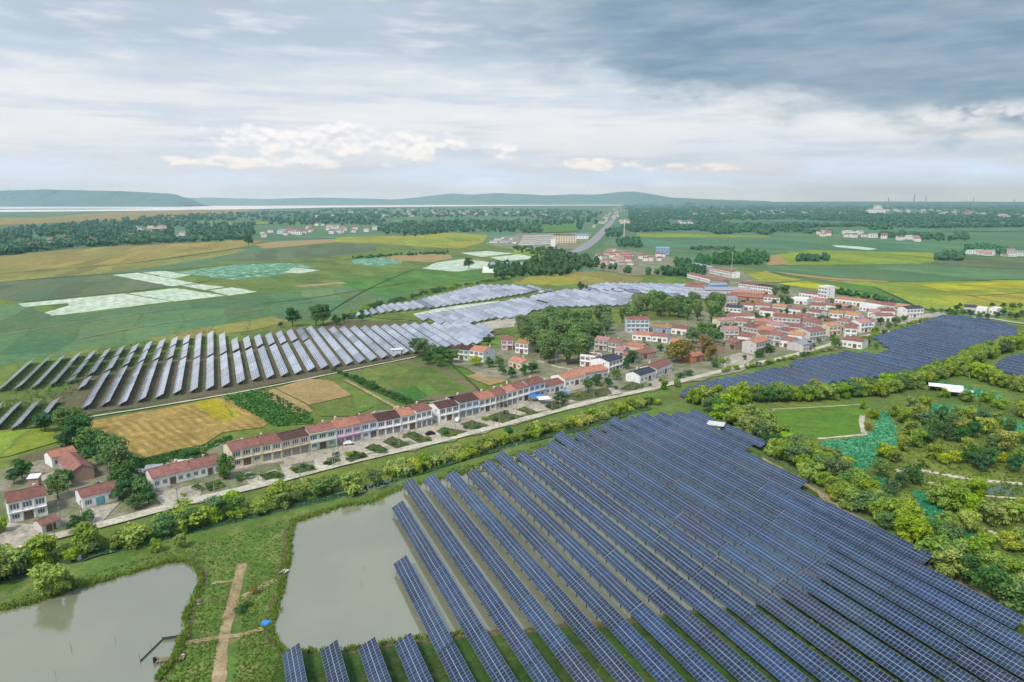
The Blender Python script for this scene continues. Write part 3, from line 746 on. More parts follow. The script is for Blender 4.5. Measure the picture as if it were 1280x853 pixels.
for q, wd in (([(-60, 346), (0, 342.5), (60, 338), (150, 331.5), (240, 319.5), (300, 310.5), (330, 308)], 3.5), ([(-60, 357), (0, 353.5), (60, 348), (130, 343.5), (220, 338), (300, 330), (400, 328), (470, 321), (560, 316)], 3), ([(28, 378.5), (150, 366.5), (217, 359), (300, 345), (397, 335)], 2),
              ([(330, 380), (400, 372), (440, 365), (520, 352)], 2), ([(400, 398), (440, 372), (480, 352), (520, 336)], 2), ([(860, 313), (960, 313), (1100, 319), (1280, 322)], 3), ([(965, 333), (1150, 331.5), (1300, 338)], 2.5),
              ([(960, 341), (1040, 351), (1110, 354), (1280, 350)], 2.5), ([(1092, 359), (1124, 373), (1150, 386), (1180, 392)], 2.5), ([(1150, 366), (1220, 372), (1300, 364)], 1.5), ([(1110, 362), (1200, 366), (1240, 378), (1300, 384)], 1.5), ([(430, 469), (500, 503)], 1.5), ([(560, 452), (600, 489)], 1.2)):
    ribbon('field_bank', q, wd, M['weeds'], zt + .06, wob=.4)
for q, wd in (([(100, 424), (180, 408), (300, 392), (420, 372)], 1.4), ([(0, 420), (120, 400), (250, 382)], 1.2), ([(470, 345), (560, 330), (640, 324)], 1.4), ([(1000, 372), (1120, 384)], 1.4), ([(980, 345), (1090, 357), (1180, 372)], 1.2)):
    ribbon('farm_track', q, wd, M['dirt'], zt + .065, wob=.3)

# ================================================================== SOLAR ARRAYS
PITCHV, RUN, RISE = 7.5, 3.4, 1.73
SIZE = {'near': (3.6, 1.92), 'grey': (3.95, 2.05)}
POSTS = {}


def post_mesh(h, r, mat, key):
    if key not in POSTS:
        mb = MB(); mb.tube((0, 0, 0), (0, 0, h), r, r, 7); POSTS[key] = mb.mesh('post', mat)
    return POSTS[key]


def table_mesh(L, mat, key, cache={}):
    """one table of modules, low edge along x at the origin, UV in modules"""
    k = (round(L), key)
    if k in cache: return cache[k]
    RUN, RISE = SIZE[key]; SLOPE = math.hypot(RUN, RISE)
    mb = MB(); n = max(1, round(L)); ny, nz = -RISE / SLOPE, RUN / SLOPE; t = .05
    p = [(0, 0, 0), (L, 0, 0), (L, RUN, RISE), (0, RUN, RISE)]
    q = [(x, y - ny * t, z - nz * t) for x, y, z in p]
    mb.face(p, 0, [(0, 0), (n, 0), (n, 4), (0, 4)])
    mb.face(q[::-1], 1)
    for i in range(4):
        j = (i + 1) % 4
        mb.face([q[i], q[j], p[j], p[i]], 1)
    cache[k] = mb.mesh('panel_table', mat, M['steel']); return cache[k]


def panel_row(label, group, u0, u1, v, z, mat, key, front_posts=False, tilt_rng=None, step=5.1):
    """a run of tables from u0 (near) to u1 along the row bearing; low edge at v, z above the ground"""
    rng = tilt_rng; RUN, RISE = SIZE[key]
    x, y = xy(u0, v)
    # local x runs along U, local y along V rotated: (U, left normal) -> V is to the right of U
    root = empty('solar_panel_row', (x, y, 0), math.atan2(U[1], U[0]))
    root.scale = (1, 1, 1)
    tag(root, label, 'solar panels', group)
    L = u1 - u0; n = max(1, round(L / 20.4)); tl = L / n
    for i in range(n):
        gap = .22 if n > 1 else 0
        me = table_mesh(round(tl - gap), mat, key)
        o = ob('panel_table', me, root, (i * tl, rng.uniform(-.03, .03), z + rng.uniform(-.05, .05)))
        o.scale = ((tl - gap) / round(tl - gap), -1, 1)
        o.rotation_euler = (rng.uniform(-1, 1) * (.02 if front_posts else .009), rng.uniform(-.003, .003), 0)
    mb = MB()
    for f in (.22, .78):
        yy = -RUN * f; zz = z + RISE * f - .16
        mb.box(.1, L - .1, yy - .05, yy + .05, zz - .06, zz + .05)
    m = max(2, round(L / step) + 1); sp_ = (L - 1.2) / (m - 1)
    for i in range(m):
        xx = .6 + i * sp_
        mb.tube((xx, -RUN * .78, -.1), (xx, -RUN * .78, z + RISE * .78 - .2), .09, n=5)
        if not front_posts: mb.tube((xx, -RUN * .22, -.1), (xx, -RUN * .22, z + RISE * .22 - .2), .09, n=5)
        mb.tube((xx, -RUN * .04, z + RISE * .04 - .2), (xx, -RUN * .96, z + RISE * .96 - .2), .06, n=4)
    ob('support_frame', mb.mesh('support_frame', M['steel']), root)
    if front_posts:
        pm = post_mesh(z + RISE * .22 - .1, .15, M['darkpost'], ('f', z))
        for i in range(min(m, 100)): ob('post', pm, root, (.6 + i * sp_, -RUN * .22, 0))
    return root


rng = random.Random(11)
# ---- the large array over the pond (measured: 25 rows, 7.5 m apart)
TOPS = {-4: 144.4, -3: 142.4, -2: 140.6, -1: 139, 0: 172.8, 1: 207.5, 2: 224.8, 3: 225.4, 4: 225.6, 5: 225, 6: 231, 7: 237.6, 8: 235, 9: 236, 10: 241.6, 11: 250, 12: 247.5, 13: 250, 14: 253.4,
        15: 259, 16: 257.6, 17: 260.4, 18: 257.6, 19: 256, 20: 255}
ENDS = {16: 91, 17: 119, 18: 170.5, 19: 206, 20: 237.5}
GA = 'panel rows of the large array beside the pond'
for k in range(-4, 21):
    v = 36.6 + 7.5 * k
    lo = ENDS.get(k, 30 + max(0, k) * 3.0)
    where = 'starting on the grass bank' if k < 0 else 'standing in the pond water' if k < 4 else 'in the packed middle' if k < 16 else 'ending at the bushy verge'
    panel_row('blue panel row %s, %s from the pond end' % (where, nth(k + 5)), GA, lo, TOPS[k] - 1.6, v, 2.15, M['panel'], 'near', True, rng)
panel_row('short dark solar panel run beside the white kiosk, set apart at the array edge', GA, 206.5, 231, 187, 2.15, M['panel'], 'near', True, rng)


def runs(poly, v, holes=(), res=1.0, z=2.0):
    """u-intervals of a (u, v) polygon on the line v"""
    us = [p[0] for p in poly]; u = min(us); out = []; st = None
    while u <= max(us) + res:
        i = inside(poly, u, v) and not any(inside(h, u, v) for h in holes)
        if i and st is None: st = u
        if not i and st is not None:
            if u - st > 5: out.append((st, u - .01))
            st = None
        u += res
    return out


def array(poly, v0, holes, label, group, mat, key, z=1.1, px=True, split=None):
    P = [uv(*p, 2.0) for p in poly] if px else poly
    Hh = [[uv(*p, 2.0) for p in h] for h in holes] if px else holes
    vs = [p[1] for p in P]; k = math.ceil((min(vs) - v0) / PITCHV); n = 0
    while v0 + k * PITCHV + RUN < max(vs) + 1:
        v = v0 + k * PITCHV
        for (a, b) in runs(P, v + RUN / 2, Hh):
            a = a + rng.choice((0, 0, 1, 2)); b = b - rng.choice((0, 0, 1))
            segs = [(a, b)]
            if split and b - a > 55:
                c = a + (b - a) * rng.uniform(.4, .6); segs = [(a, c - .5), (c + .5, b)]
            for s in segs:
                if s[1] - s[0] < 5: continue
                n += 1
                panel_row(label % nth(n), group, s[0], s[1], v, z, mat, key, False, rng, 6.2)
        k += 1
    return n


# ---- pale rows in the field behind the terrace, (u, v) outline
L1 = [(420, -113), (420, -90), (424, -76), (400, -66), (367, -64), (367.5, -46), (377, -24), (388, 6), (397, 28), (407, 53), (415, 76), (424, 100), (436, 125), (440, 158), (462, 176), (505, 186), (520, 170), (530, 135), (531, 100), (536, 72), (545, 58),
      (520, 16), (514, 2), (553, -2), (549, -13), (533, -36), (517, -58), (500, -88), (489, -113)]
L1H = [[(438, -80), (430, -68), (441, -60), (460, -46), (463, -33), (459, -18), (465, -2), (476, 15), (492, 47), (492, 54), (496, 54), (496, 46), (480, 13), (469, -3), (463, -18), (467, -34), (464, -48), (445, -62), (436, -70), (442, -80)],
       [(470, -86), (484, -60), (500, -36), (512, -20), (515, -20), (503, -36), (488, -60), (473, -86)]]
n_left = array(L1, -62.4, L1H, 'pale panel run on brown soil behind the terrace, %s from the west end', 'pale panel runs behind the terrace', M['panelgrey'], 'grey', 1.2, px=False)
array([(345, -100), (345, -70), (386, -68), (388, -100)], -62.4, [], 'grey solar panel run by the dark round tree, %s of three', 'panel runs by the round tree', M['panelgrey'], 'grey', 1.2, px=False)
BA = [(434, 396), (446, 397.5), (463, 393.5), (482, 390), (512, 387), (550, 383.5), (592, 377), (612, 374.5), (625, 372), (645, 369), (682, 361.5), (660, 357.5), (640, 357), (600, 356.5), (580, 361), (560, 366), (530, 373), (511, 378), (480, 381), (470, 384), (455, 388)]
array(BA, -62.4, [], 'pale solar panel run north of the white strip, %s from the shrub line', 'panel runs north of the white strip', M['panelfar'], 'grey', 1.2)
BC = [(515, 395), (540, 391), (570, 387.5), (624, 378.5), (640, 374), (648, 370.5), (684, 362), (700, 362), (760, 364), (792, 367), (784, 381), (727, 383), (690, 384), (665, 389), (655, 396), (618, 398), (584, 404.5), (569, 407), (552, 404), (539, 399), (522, 401)]
BCH = [[(648, 370), (652, 369), (668, 375), (662, 376)], [(672, 376), (676, 375), (688, 379), (682, 380)], [(640, 372), (700, 362), (704, 363), (643, 374)]]
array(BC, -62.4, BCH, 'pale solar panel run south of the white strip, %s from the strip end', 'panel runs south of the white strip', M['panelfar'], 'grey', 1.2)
BE = [(720, 361), (751, 354.5), (800, 354.5), (855, 356), (905, 359), (908, 379), (885, 374), (830, 370), (790, 365), (765, 362.5), (735, 362.5)]
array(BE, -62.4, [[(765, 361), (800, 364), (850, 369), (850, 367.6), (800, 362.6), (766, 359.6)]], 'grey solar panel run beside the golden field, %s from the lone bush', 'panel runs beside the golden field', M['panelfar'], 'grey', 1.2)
# ---- blue array between the village and the hedge
RA = [(848, 492), (864, 500.5), (918, 498.5), (986, 490.5), (1040, 478.5), (1088, 473), (1132, 465.5), (1166, 455), (1193, 448.5), (1220, 438), (1244, 429.5), (1271, 423), (1272, 409), (1224, 398), (1176, 394.5), (1156, 402), (1132, 410), (1092, 421),
      (1112, 436), (1096, 443), (1054, 440), (1040, 443), (996, 450.5), (986, 454.5), (996, 459), (960, 461), (931, 468), (870, 480)]
array(RA, 205.3, [], 'blue panel row between village and hedge, %s from the road tip', 'panel rows between village and hedge', M['panel'], 'near', 1.2, split=True)
array([(1243, 459), (1254, 446), (1282, 443), (1340, 440), (1360, 462), (1300, 475), (1280, 471.5)], 205.3, [], 'blue panel row behind the forked hedge, %s from the fork', 'panel rows behind the forked hedge', M['panel'], 'near', 1.2)

# ================================================================== HOUSES
def unit_window(nx, ny, mat_frame, cache={}):
    """window one metre square, facing -y, centred on x, sill at z=0: frame mesh and pane mesh"""
    k = (nx, ny)
    if k not in cache:
        mb = MB(); t = .09
        mb.box(-.5, .5, -.05, .02, 0, t); mb.box(-.5, .5, -.05, .02, 1 - t, 1)
        mb.box(-.5, -.5 + t, -.05, .02, t, 1 - t); mb.box(.5 - t, .5, -.05, .02, t, 1 - t)
        for i in range(1, nx): x = -.5 + i / nx; mb.box(x - t * .4, x + t * .4, -.045, .015, t, 1 - t)
        pn = MB(); pn.box(-.5 + t, .5 - t, -.012, .012, t, 1 - t)
        cache[k] = (mb.mesh('window', M['frame']), pn.mesh('pane', M['glass']))
    return cache[k]


def unit_door(kind, cache={}):
    if kind not in cache:
        mb = MB(); mb.box(-.5, .5, -.05, .02, 0, 1)
        if kind == 'shutter':
            for i in range(9): mb.box(-.5, .5, -.075, -.05, .02 + i * .11, .07 + i * .11)
        else:
            mb.box(-.45, -.04, -.08, -.05, .08, .92); mb.box(.04, .45, -.08, -.05, .08, .92)
        cache[kind] = mb.mesh('door', M[{'shutter': 'shutter', 'blue': 'bluedoor', 'wood': 'door'}[kind]])
    return cache[kind]


MESHC = {}


def chimney_mesh():
    if 'c' not in MESHC:
        mb = MB(); mb.box(-.35, .35, -.35, .35, -.8, 1.0); mb.box(-.45, .45, -.45, .45, 1.0, 1.14); mb.box(-.2, .2, -.2, .2, 1.14, 1.35)
        MESHC['c'] = mb.mesh('chimney', WALL['cream'])
    return MESHC['c']


def tank_mesh():
    if 't' not in MESHC:
        mb = MB(); mb.tube((0, 0, 0), (0, 0, 1.5), .6, .6, 12); mb.tube((0, 0, 1.5), (0, 0, 1.75), .6, .15, 12)
        MESHC['t'] = mb.mesh('water_tank', M['steel'])
    return MESHC['t']


HR = random.Random(5)


def house(label, fl, fr, st, roof, wall, d=8.5, group=None, bays=None, door='wood', flat=False, chim=1, rr=1.55, name='house', detail=True, gables=(1, 1), ledge=True, parapet=False, tank=False, hs=3.1):
    """fl, fr: photo pixels of the two front corners at the ground"""
    a = np.array(g(*fl)); b = np.array(g(*fr)); w_ = float(np.linalg.norm(b - a)); rz = math.atan2(b[1] - a[1], b[0] - a[0])
    root = empty(name, (a[0], a[1], ZT), rz); tag(root, label, 'house', group)
    e = hs * st + .15
    mb = MB()
    mb.box(0, w_, 0, d, -1.0, e)
    if not flat:
        for x, on in ((0, gables[0]), (w_, gables[1])):
            if on: mb.hexa([(max(0, x - .2), .02, e), (min(w_, x + .2), .02, e), (min(w_, x + .2), d - .02, e), (max(0, x - .2), d - .02, e)],
                           [(max(0, x - .2), d / 2 - .03, e + rr), (min(w_, x + .2), d / 2 - .03, e + rr), (min(w_, x + .2), d / 2 + .03, e + rr), (max(0, x - .2), d / 2 + .03, e + rr)])
    else:
        t = .2
        for q in ((0, w_, 0, t), (0, w_, d - t, d), (0, t, t, d - t), (w_ - t, w_, t, d - t)): mb.box(q[0], q[1], q[2], q[3], e, e + .7)
    ob('wall', mb.mesh('wall', WALL[wall]), root)
    ov = .28; rm = MB(); s = rr / (d / 2); th = .14
    if flat:
        rm.box(.22, w_ - .22, .22, d - .22, e + .004, e + .12)
    else:
        x0, x1 = -ov * gables[0], w_ + ov * gables[1]
        for y0, y1, z0_, z1_ in ((-ov, d / 2, e - ov * s, e + rr), (d + ov, d / 2, e - ov * s, e + rr)):
            rm.hexa([(x0, y0, z0_ + .02), (x1, y0, z0_ + .02), (x1, y1, z1_ + .02), (x0, y1, z1_ + .02)], [(x0, y0, z0_ + th), (x1, y0, z0_ + th), (x1, y1, z1_ + th), (x0, y1, z1_ + th)])
        rm.box(x0, x1, d / 2 - .14, d / 2 + .14, e + rr + .06, e + rr + .24)
    ro = ob('roof', rm.mesh('roof', ROOF[roof]), root)
    for i in range(chim):
        ob('chimney', chimney_mesh(), ro, (w_ * HR.uniform(.2, .8), d * HR.uniform(.62, .8), e + rr * .55 if not flat else e + .9), 0, HR.uniform(.8, 1.2))
    if tank: ob('water_tank', tank_mesh(), ro, (w_ * .6, d * .7, e + rr * .5), 0, .9)
    if not detail: return root
    bays = bays or max(2, round(w_ / 3.4)); bw = w_ / bays; di = bays // 2 if bays > 1 else 0
    fm, pm = unit_window(3, 1, 'frame')
    for f in range(st):
        for i in range(bays):
            xc = bw * (i + .5); zb = f * hs
            if f == 0 and i == di:
                o = ob('door', unit_door(door), root, (xc, 0, 0)); o.scale = (min(2.6, bw * .75), 1, 2.5); continue
            if f == 0 and st > 1 and door == 'shutter' and i % 2 == 0:
                o = ob('door', unit_door('shutter'), root, (xc, 0, 0)); o.scale = (bw * .78, 1, 2.5); continue
            ww = bw * (.8 if f else .62); hh = 1.9 if f else 1.6
            o = ob('window', fm, root, (xc, 0, zb + (.72 if f else .85))); o.scale = (ww, 1, hh)
            ob('pane', pm, o)
    for x, on in ((0, gables[0]), (w_, gables[1])):            # a small window in an open gable wall
        if on and st > 1:
            for f in range(st):
                o = ob('window', fm, root, (x, d * .3, f * hs + 1.1), R(-90) if x == 0 else R(90)); o.scale = (1.1, 1, 1.2); ob('pane', pm, o)
    if ledge:
        cb_ = MB()
        for f in range(1, st + (0 if not parapet else 1)): cb_.box(.05, w_ - .05, -.55, -.003, f * hs - .12, f * hs + .06)
        cb_.box(.02, w_ - .02, -.22, -.004, e - .32, e - .12)
        if st > 1:
            for i in range(bays + 1):
                x = min(max(bw * i, .12), w_ - .12); cb_.box(x - .11, x + .11, -.24, -.004, .0, e - .33)
        ob('ledge', cb_.mesh('ledge', WALL[wall]), root)
    if parapet:
        pb = MB(); pb.box(.3, w_ - .3, -1.3, -.56, hs - .1, hs + .04); pb.box(.3, w_ - .3, -1.3, -1.2, hs + .04, hs + .95)
        for x in (.3, w_ - .42): pb.box(x, x + .12, -1.2, -.56, hs + .04, hs + .95); pb.box(x, x + .12, -1.3, -1.18, -.8, hs - .1)
        ob('balcony', pb.mesh('balcony', WALL['white']), root)
    return root


GT = 'houses of the roadside terrace'
def T(i, desc, fl, fr, st, roof, wall, **k):
    k['hs'] = k.get('hs', 3.1) + HR.uniform(-.12, .28); k['d'] = k.get('d', 9) + HR.uniform(-.8, .8); k['rr'] = HR.uniform(1.45, 2.0)
    house(desc + ', %s house of the roadside terrace' % nth(i), fl, fr, st, roof, wall, group=GT, chim=k.pop('chim', 1), **k)


T(1, 'low white house with red tiles and brown door', (192, 613), (241, 600.5), 1, 'red', 'white', gables=(1, 0), bays=5, hs=3.4, d=8)
T(2, 'low white house with bright red tiles', (241, 600.3), (277, 592), 1, 'red', 'white', gables=(0, 1), bays=4, hs=3.5, d=8)
T(3, 'long cream two-storey house with pink-red roof', (291, 587), (328, 578.5), 2, 'red', 'cream', gables=(1, 0), bays=3, d=9.5)
T(4, 'cream house with stepped roof front', (328.4, 578.4), (353, 573.5), 2, 'brown', 'cream', gables=(0, 0), bays=2, door='shutter', d=9.5)
T(5, 'beige three-bay house with dark brown roof', (353.4, 573.4), (387, 565.4), 2, 'dark', 'beige', gables=(0, 0), bays=3, door='shutter', d=9.5, chim=0)
T(6, 'pale green house with white balcony and red roof', (387.4, 565.3), (420.6, 558.4), 2, 'red', 'green', gables=(0, 0), bays=3, parapet=True, d=10)
T(7, 'pink-walled house with orange-red roof', (421, 558.3), (452, 551.4), 2, 'orange', 'pink', gables=(0, 0), bays=3, door='shutter', d=10)
T(8, 'pale blue-white house with brown roof', (452.4, 551.3), (472, 546.7), 2, 'brown', 'blue', gables=(0, 0), bays=2, d=10)
T(9, 'white three-window house with dark brown roof', (472.4, 546.6), (501.5, 540.8), 2, 'dark', 'white', gables=(0, 0), bays=3, door='shutter', d=10)
T(10, 'white house with orange roof between dark roofs', (502, 540.7), (520.4, 536.6), 2, 'orange', 'white', gables=(0, 0), bays=2, d=10, chim=2)
T(11, 'white house with dark red roof before the gap', (520.8, 536.5), (540, 531.8), 2, 'brown', 'white', gables=(0, 1), bays=3, door='shutter', d=10, hs=3.25)
T(12, 'white house with dark roof and bare grey gable', (549.5, 529.5), (574, 524), 2, 'dark', 'white', gables=(1, 0), bays=3, d=10)
T(13, 'grey-white house under the long dark roof', (574.3, 523.9), (599, 518.4), 2, 'dark', 'blue', gables=(0, 0), bays=3, door='shutter', d=10)
T(14, 'white house with bright orange-red roof', (599.4, 518.3), (619.5, 513), 2, 'orange', 'white', gables=(0, 0), bays=3, d=10)
T(15, 'white house with maroon roof', (620, 512.9), (633.6, 509), 2, 'brown', 'grey', gables=(0, 0), bays=3, d=10)
T(16, 'white house with sunny orange roof', (634, 508.9), (646.4, 505.4), 2, 'orange', 'white', gables=(0, 0), bays=2, door='shutter', d=10)
T(17, 'white house with faded brown-red roof', (646.8, 505.3), (661.4, 501), 2, 'brown', 'white', gables=(0, 0), bays=2, d=10)
T(18, 'taller pale blue house with dark windows', (661.8, 501), (681, 495.6), 2, 'brown', 'blue', gables=(1, 1), bays=3, d=10, hs=3.4)
T(19, 'lower white house with red-brown roof', (681.8, 495), (704.8, 489), 1, 'brown', 'white', gables=(0, 1), bays=4, d=8.5, hs=4.0)
T(20, 'white bungalow with orange roof', (706, 485.5), (730, 480), 1, 'orange', 'white', gables=(1, 1), bays=4, d=10, hs=3.9)
T(21, 'wide orange-roofed house at the terrace end', (731, 478), (760, 472.5), 1, 'orange', 'grey', gables=(1, 1), bays=4, d=11, hs=4.2)
# west end of the road
house('two-storey white house with big red-brown roof by the road bend', (13, 656), (60.5, 645), 2, 'brown', 'white', bays=3, d=9.5)
house('tiny red-roofed outhouse in front of the white two-storey house', (53.5, 669), (76, 661), 1, 'red', 'grey', bays=1, d=5, chim=0, hs=2.3, rr=.9, name='outhouse')
house('low white house with teal double door and water tank', (104, 638), (148, 626.5), 1, 'red', 'white', bays=3, door='blue', d=8, tank=True, hs=3.5)
house('old farmhouse with bare brick gable among trees', (74, 588), (90, 606), 1, 'red', 'brick', bays=3, d=7, hs=3.6, chim=0, rr=2.0)
house('orange-roofed farmhouse with white end wall', (66, 586), (97, 578), 1, 'orange', 'white', bays=2, d=7, hs=3.4, chim=0)
# houses north of the terrace
house('pale green two-storey house with dark roof beside the panels', (567.6, 450), (585.8, 451.8), 2, 'dark', 'green', bays=3, d=9)
house('white house with orange roof next to the pale green house', (586.6, 451.5), (604.5, 454), 2, 'orange', 'white', bays=3, d=13)
house('pinkish two-storey house with brown roof near the rubble yard', (626.6, 438.5), (641, 438.5), 2, 'brown', 'pink', bays=2, d=9)
house('white house with tan roof beside the pinkish house', (644, 442), (660, 444), 2, 'tan', 'white', bays=3, d=10)
house('little orange-roofed house alone behind the terrace', (635.7, 458.5), (651, 463.5), 1, 'orange', 'cream', bays=3, d=9, hs=3.6)
VM = [('two-storey white house with flat brown roof', (725, 458.5), (744, 461), 2, 'brown', 'white', dict(flat=True)), ('white house with black roof and blank gable', (761, 467.5), (778, 462), 2, 'slate', 'white', dict(d=12)),
      ('small house with dark blue-grey roof', (800, 480.5), (819.5, 474), 1, 'slate', 'white', dict(d=9, hs=4)), ('long white house with red roof', (820.5, 473), (840, 464.5), 1, 'red', 'white', dict(d=10, hs=4.4)),
      ('grey house with pink roof', (743, 437.5), (759, 439.5), 2, 'pink', 'grey', dict(d=9)), ('grey house with faded red roof', (760, 440.5), (774, 443), 2, 'red', 'grey', dict(d=9)),
      ('three-storey white house with brown roof', (783, 416.5), (811, 416.5), 3, 'brown', 'blue', dict(d=9)), ('low row house with orange roof', (790, 425.5), (814, 427.5), 1, 'orange', 'white', dict(hs=3.8)),
      ('low row house with red roof', (814.5, 427.6), (834, 429.8), 1, 'red', 'white', dict(hs=3.8)), ('long hall with blue awnings', (816, 416.5), (838, 418), 1, 'tan', 'skyblue', dict(hs=3.8)), ('brown-roofed hall beside the blue awnings', (838.5, 418), (858, 420), 1, 'brown', 'white', dict(hs=4.2)),
      ('cream house with orange roof', (778.5, 441.5), (801.5, 445), 1, 'orange', 'cream', dict(hs=4.6, d=10)), ('low red-roofed house behind the black roof', (778, 453), (794, 455), 1, 'red', 'grey', dict(hs=3.6)),
      ('half-ruined house with brown roof', (793, 451.5), (820, 448), 1, 'brown', 'brick', dict(hs=3.4)), ('small bright orange-roofed house', (836, 433), (850, 436), 1, 'orange', 'white', {}),
      ('orange brick shell of a house by the rusty tree', (866, 455), (879, 452), 1, 'orange', 'orange', dict(hs=3.6)), ('pink-roofed house squeezed between grey gables', (768, 446), (779, 447.5), 1, 'pink', 'grey', dict(hs=3.8))]
for de, a, b, st, rf, wl, kw in VM: house(de + ' in the hamlet by the poplars', a, b, st, rf, wl, group='houses of the hamlet by the poplars', **kw)
# the dense village beside the blue array: front corners, storeys, roof, wall
VR = [(865, 337, 887, 342, 2, 'grey', 'grey'), (888, 342.5, 914, 348, 2, 'red', 'white'), (860, 347.5, 887, 354.5, 1, 'red', 'white'), (888, 355, 903, 357, 1, 'red', 'brick'), (856, 364, 882, 366, 1, 'red', 'grey'),
      (889, 366, 909, 365, 2, 'blue', 'skyblue'), (865, 372, 905, 375, 1, 'grey', 'grey'), (917, 375, 952, 378, 2, 'orange', 'orange'), (924, 363.5, 943.5, 366, 2, 'brown', 'white'), (944.5, 366, 963, 368.5, 2, 'dark', 'white'),
      (899.4, 384, 920, 384, 2, 'grey', 'grey'), (906.8, 395.5, 925, 397, 2, 'slate', 'white'), (914, 403, 942, 403, 1, 'red', 'white'), (943.7, 388, 961.7, 389.5, 1, 'red', 'grey'), (950, 395, 968, 397, 1, 'red', 'white'),
      (965, 390, 981, 391.5, 1, 'tan', 'grey'), (967.5, 408, 998, 410.5, 2, 'brown', 'grey'), (986, 393, 999.5, 395, 1, 'red', 'white'), (942, 410, 961, 411.5, 1, 'orange', 'brick'), (929, 421, 945, 424, 2, 'brown', 'grey'), (945.5, 424.2, 962.3, 427.5, 2, 'orange', 'grey'),
      (906.8, 436, 918, 438.5, 1, 'red', 'brick'), (922, 429, 937, 431, 1, 'red', 'white'), (945, 444, 961.7, 439.5, 2, 'orange', 'grey'), (978, 416, 1000, 418, 1, 'brown', 'white'), (975, 421.5, 992, 424, 1, 'red', 'grey'),
      (973, 434, 991, 436, 1, 'red', 'white'), (1008.5, 401, 1022.4, 403, 2, 'red', 'white'), (1013.4, 393, 1030, 394, 2, 'brown', 'white'), (1007.7, 414.5, 1024, 419, 2, 'red', 'grey'), (1012.6, 429, 1030.6, 426.5, 2, 'red', 'grey'),
      (1035.5, 403, 1052, 404.5, 2, 'tan', 'white'), (1036.4, 421, 1050, 420, 2, 'tan', 'cream'), (989.6, 380, 1007.7, 381.5, 1, 'white', 'white'), (999.5, 372, 1020.8, 375, 1, 'brown', 'white'), (1022.4, 377, 1032, 378.5, 4, 'white', 'white'),
      (1044, 380, 1061, 382, 1, 'orange', 'white'), (1061.5, 382, 1079, 384, 1, 'tan', 'white'), (1080, 384, 1098, 387, 1, 'red', 'white'), (1098.5, 387, 1116, 389.5, 1, 'brown', 'grey'), (1118, 393.5, 1131, 395, 2, 'tan', 'beige'),
      (1133.7, 398, 1152.6, 397, 2, 'slate', 'white'), (1096.8, 403, 1117, 403, 1, 'red', 'white'), (1074.6, 389, 1095, 391.7, 1, 'white', 'white'), (1055.8, 405, 1072, 407, 2, 'tan', 'white'), (1078.8, 410, 1092, 410, 1, 'red', 'white'),
      (1061.5, 416, 1072, 416.5, 1, 'brown', 'white'), (1054, 434, 1076, 437, 1, 'red', 'white'), (995, 402, 1008, 404, 1, 'red', 'grey'), (1022, 409, 1035, 411, 1, 'brown', 'grey'), (985, 427, 1001, 429, 1, 'tan', 'white'),
      (966, 402, 980, 403, 1, 'pink', 'grey'), (1030, 388, 1044, 390, 1, 'red', 'white'), (1050, 395, 1066, 397, 1, 'brown', 'white'), (1085, 397, 1098, 398, 1, 'pink', 'white'), (925, 388, 940, 389, 1, 'brown', 'white'), (872, 440, 886, 444, 1, 'orange', 'brick'),
      (1004, 441, 1018, 438, 1, 'grey', 'grey'), (1205, 391, 1219, 392, 1, 'slate', 'grey'), (1220, 393, 1232, 394, 1, 'white', 'white'), (1236, 393, 1245, 394, 1, 'white', 'white')]
SPECIAL = {(1022.4, 377): 'four-storey white block with flat roof standing above the village roofs', (1054, 434): 'white red-roofed bungalow in the notch of the blue array', (917, 375): 'long two-storey orange brick hall in the village',
           (889, 366): 'sky blue two-storey building at the village west edge', (1133.7, 398): 'white building with dark flat front at the village east tip', (865, 372): 'wide grey shed with metal roof at the village west edge',
           (945, 444): 'two-storey house with orange roof and grey gable beside the lane', (1205, 391): 'grey slate-roofed house among shrubs beyond the array', (1220, 393): 'white hut beside the slate-roofed house', (1236, 393): 'small white hut next to the array corner'}
SN = {1: 'single-storey', 2: 'two-storey', 3: 'three-storey', 4: 'four-storey'}
cnt = {}
HI = random.Random(8)
for px, py in px_scatter([(885, 380), (930, 372), (985, 384), (1050, 386), (1110, 392), (1122, 400), (1060, 424), (1000, 436), (940, 440), (905, 428)], 400, HI):
    wd_ = HI.uniform(12, 20); cx = px + wd_ / 2
    if all(abs((a + c) / 2 - cx) > (c - a + wd_) * .42 or abs((b + e) / 2 - py) > 6.5 for a, b, c, e, *_ in VR) and len(VR) < 92:
        VR.append((round(px, 1), round(py, 1), round(px + wd_, 1), round(py + HI.uniform(-1.4, 2.8), 1), HI.choice((1, 2, 2)), HI.choice(('red', 'brown', 'orange', 'tan', 'red', 'pink')), HI.choice(('white', 'white', 'grey', 'cream'))))
order = sorted(range(len(VR)), key=lambda i: VR[i][0])
for i in order:
    x0, y0, x1, y1, st, rf, wl = VR[i]
    ex, ey = (x1 - x0) * .05, (y1 - y0) * .05
    key = (st, rf, wl); cnt[key] = cnt.get(key, 0) + 1
    lb = SPECIAL.get((x0, y0)) or '%s %s house with %s roof, %s such from the dense village west end' % (SN[st], {'skyblue': 'blue'}.get(wl, wl), rf, nth(cnt[key]))
    house(lb, (x0 - ex, y0 - ey), (x1 + ex, y1 + ey), st, rf, wl, d=9.5 + (x0 * 7 % 5) * .6, group='houses of the dense village', flat=rf in ('white',) or st == 4, hs=3.5 if st > 1 else 4.4, chim=int(x0) % 2, ledge=st > 1)

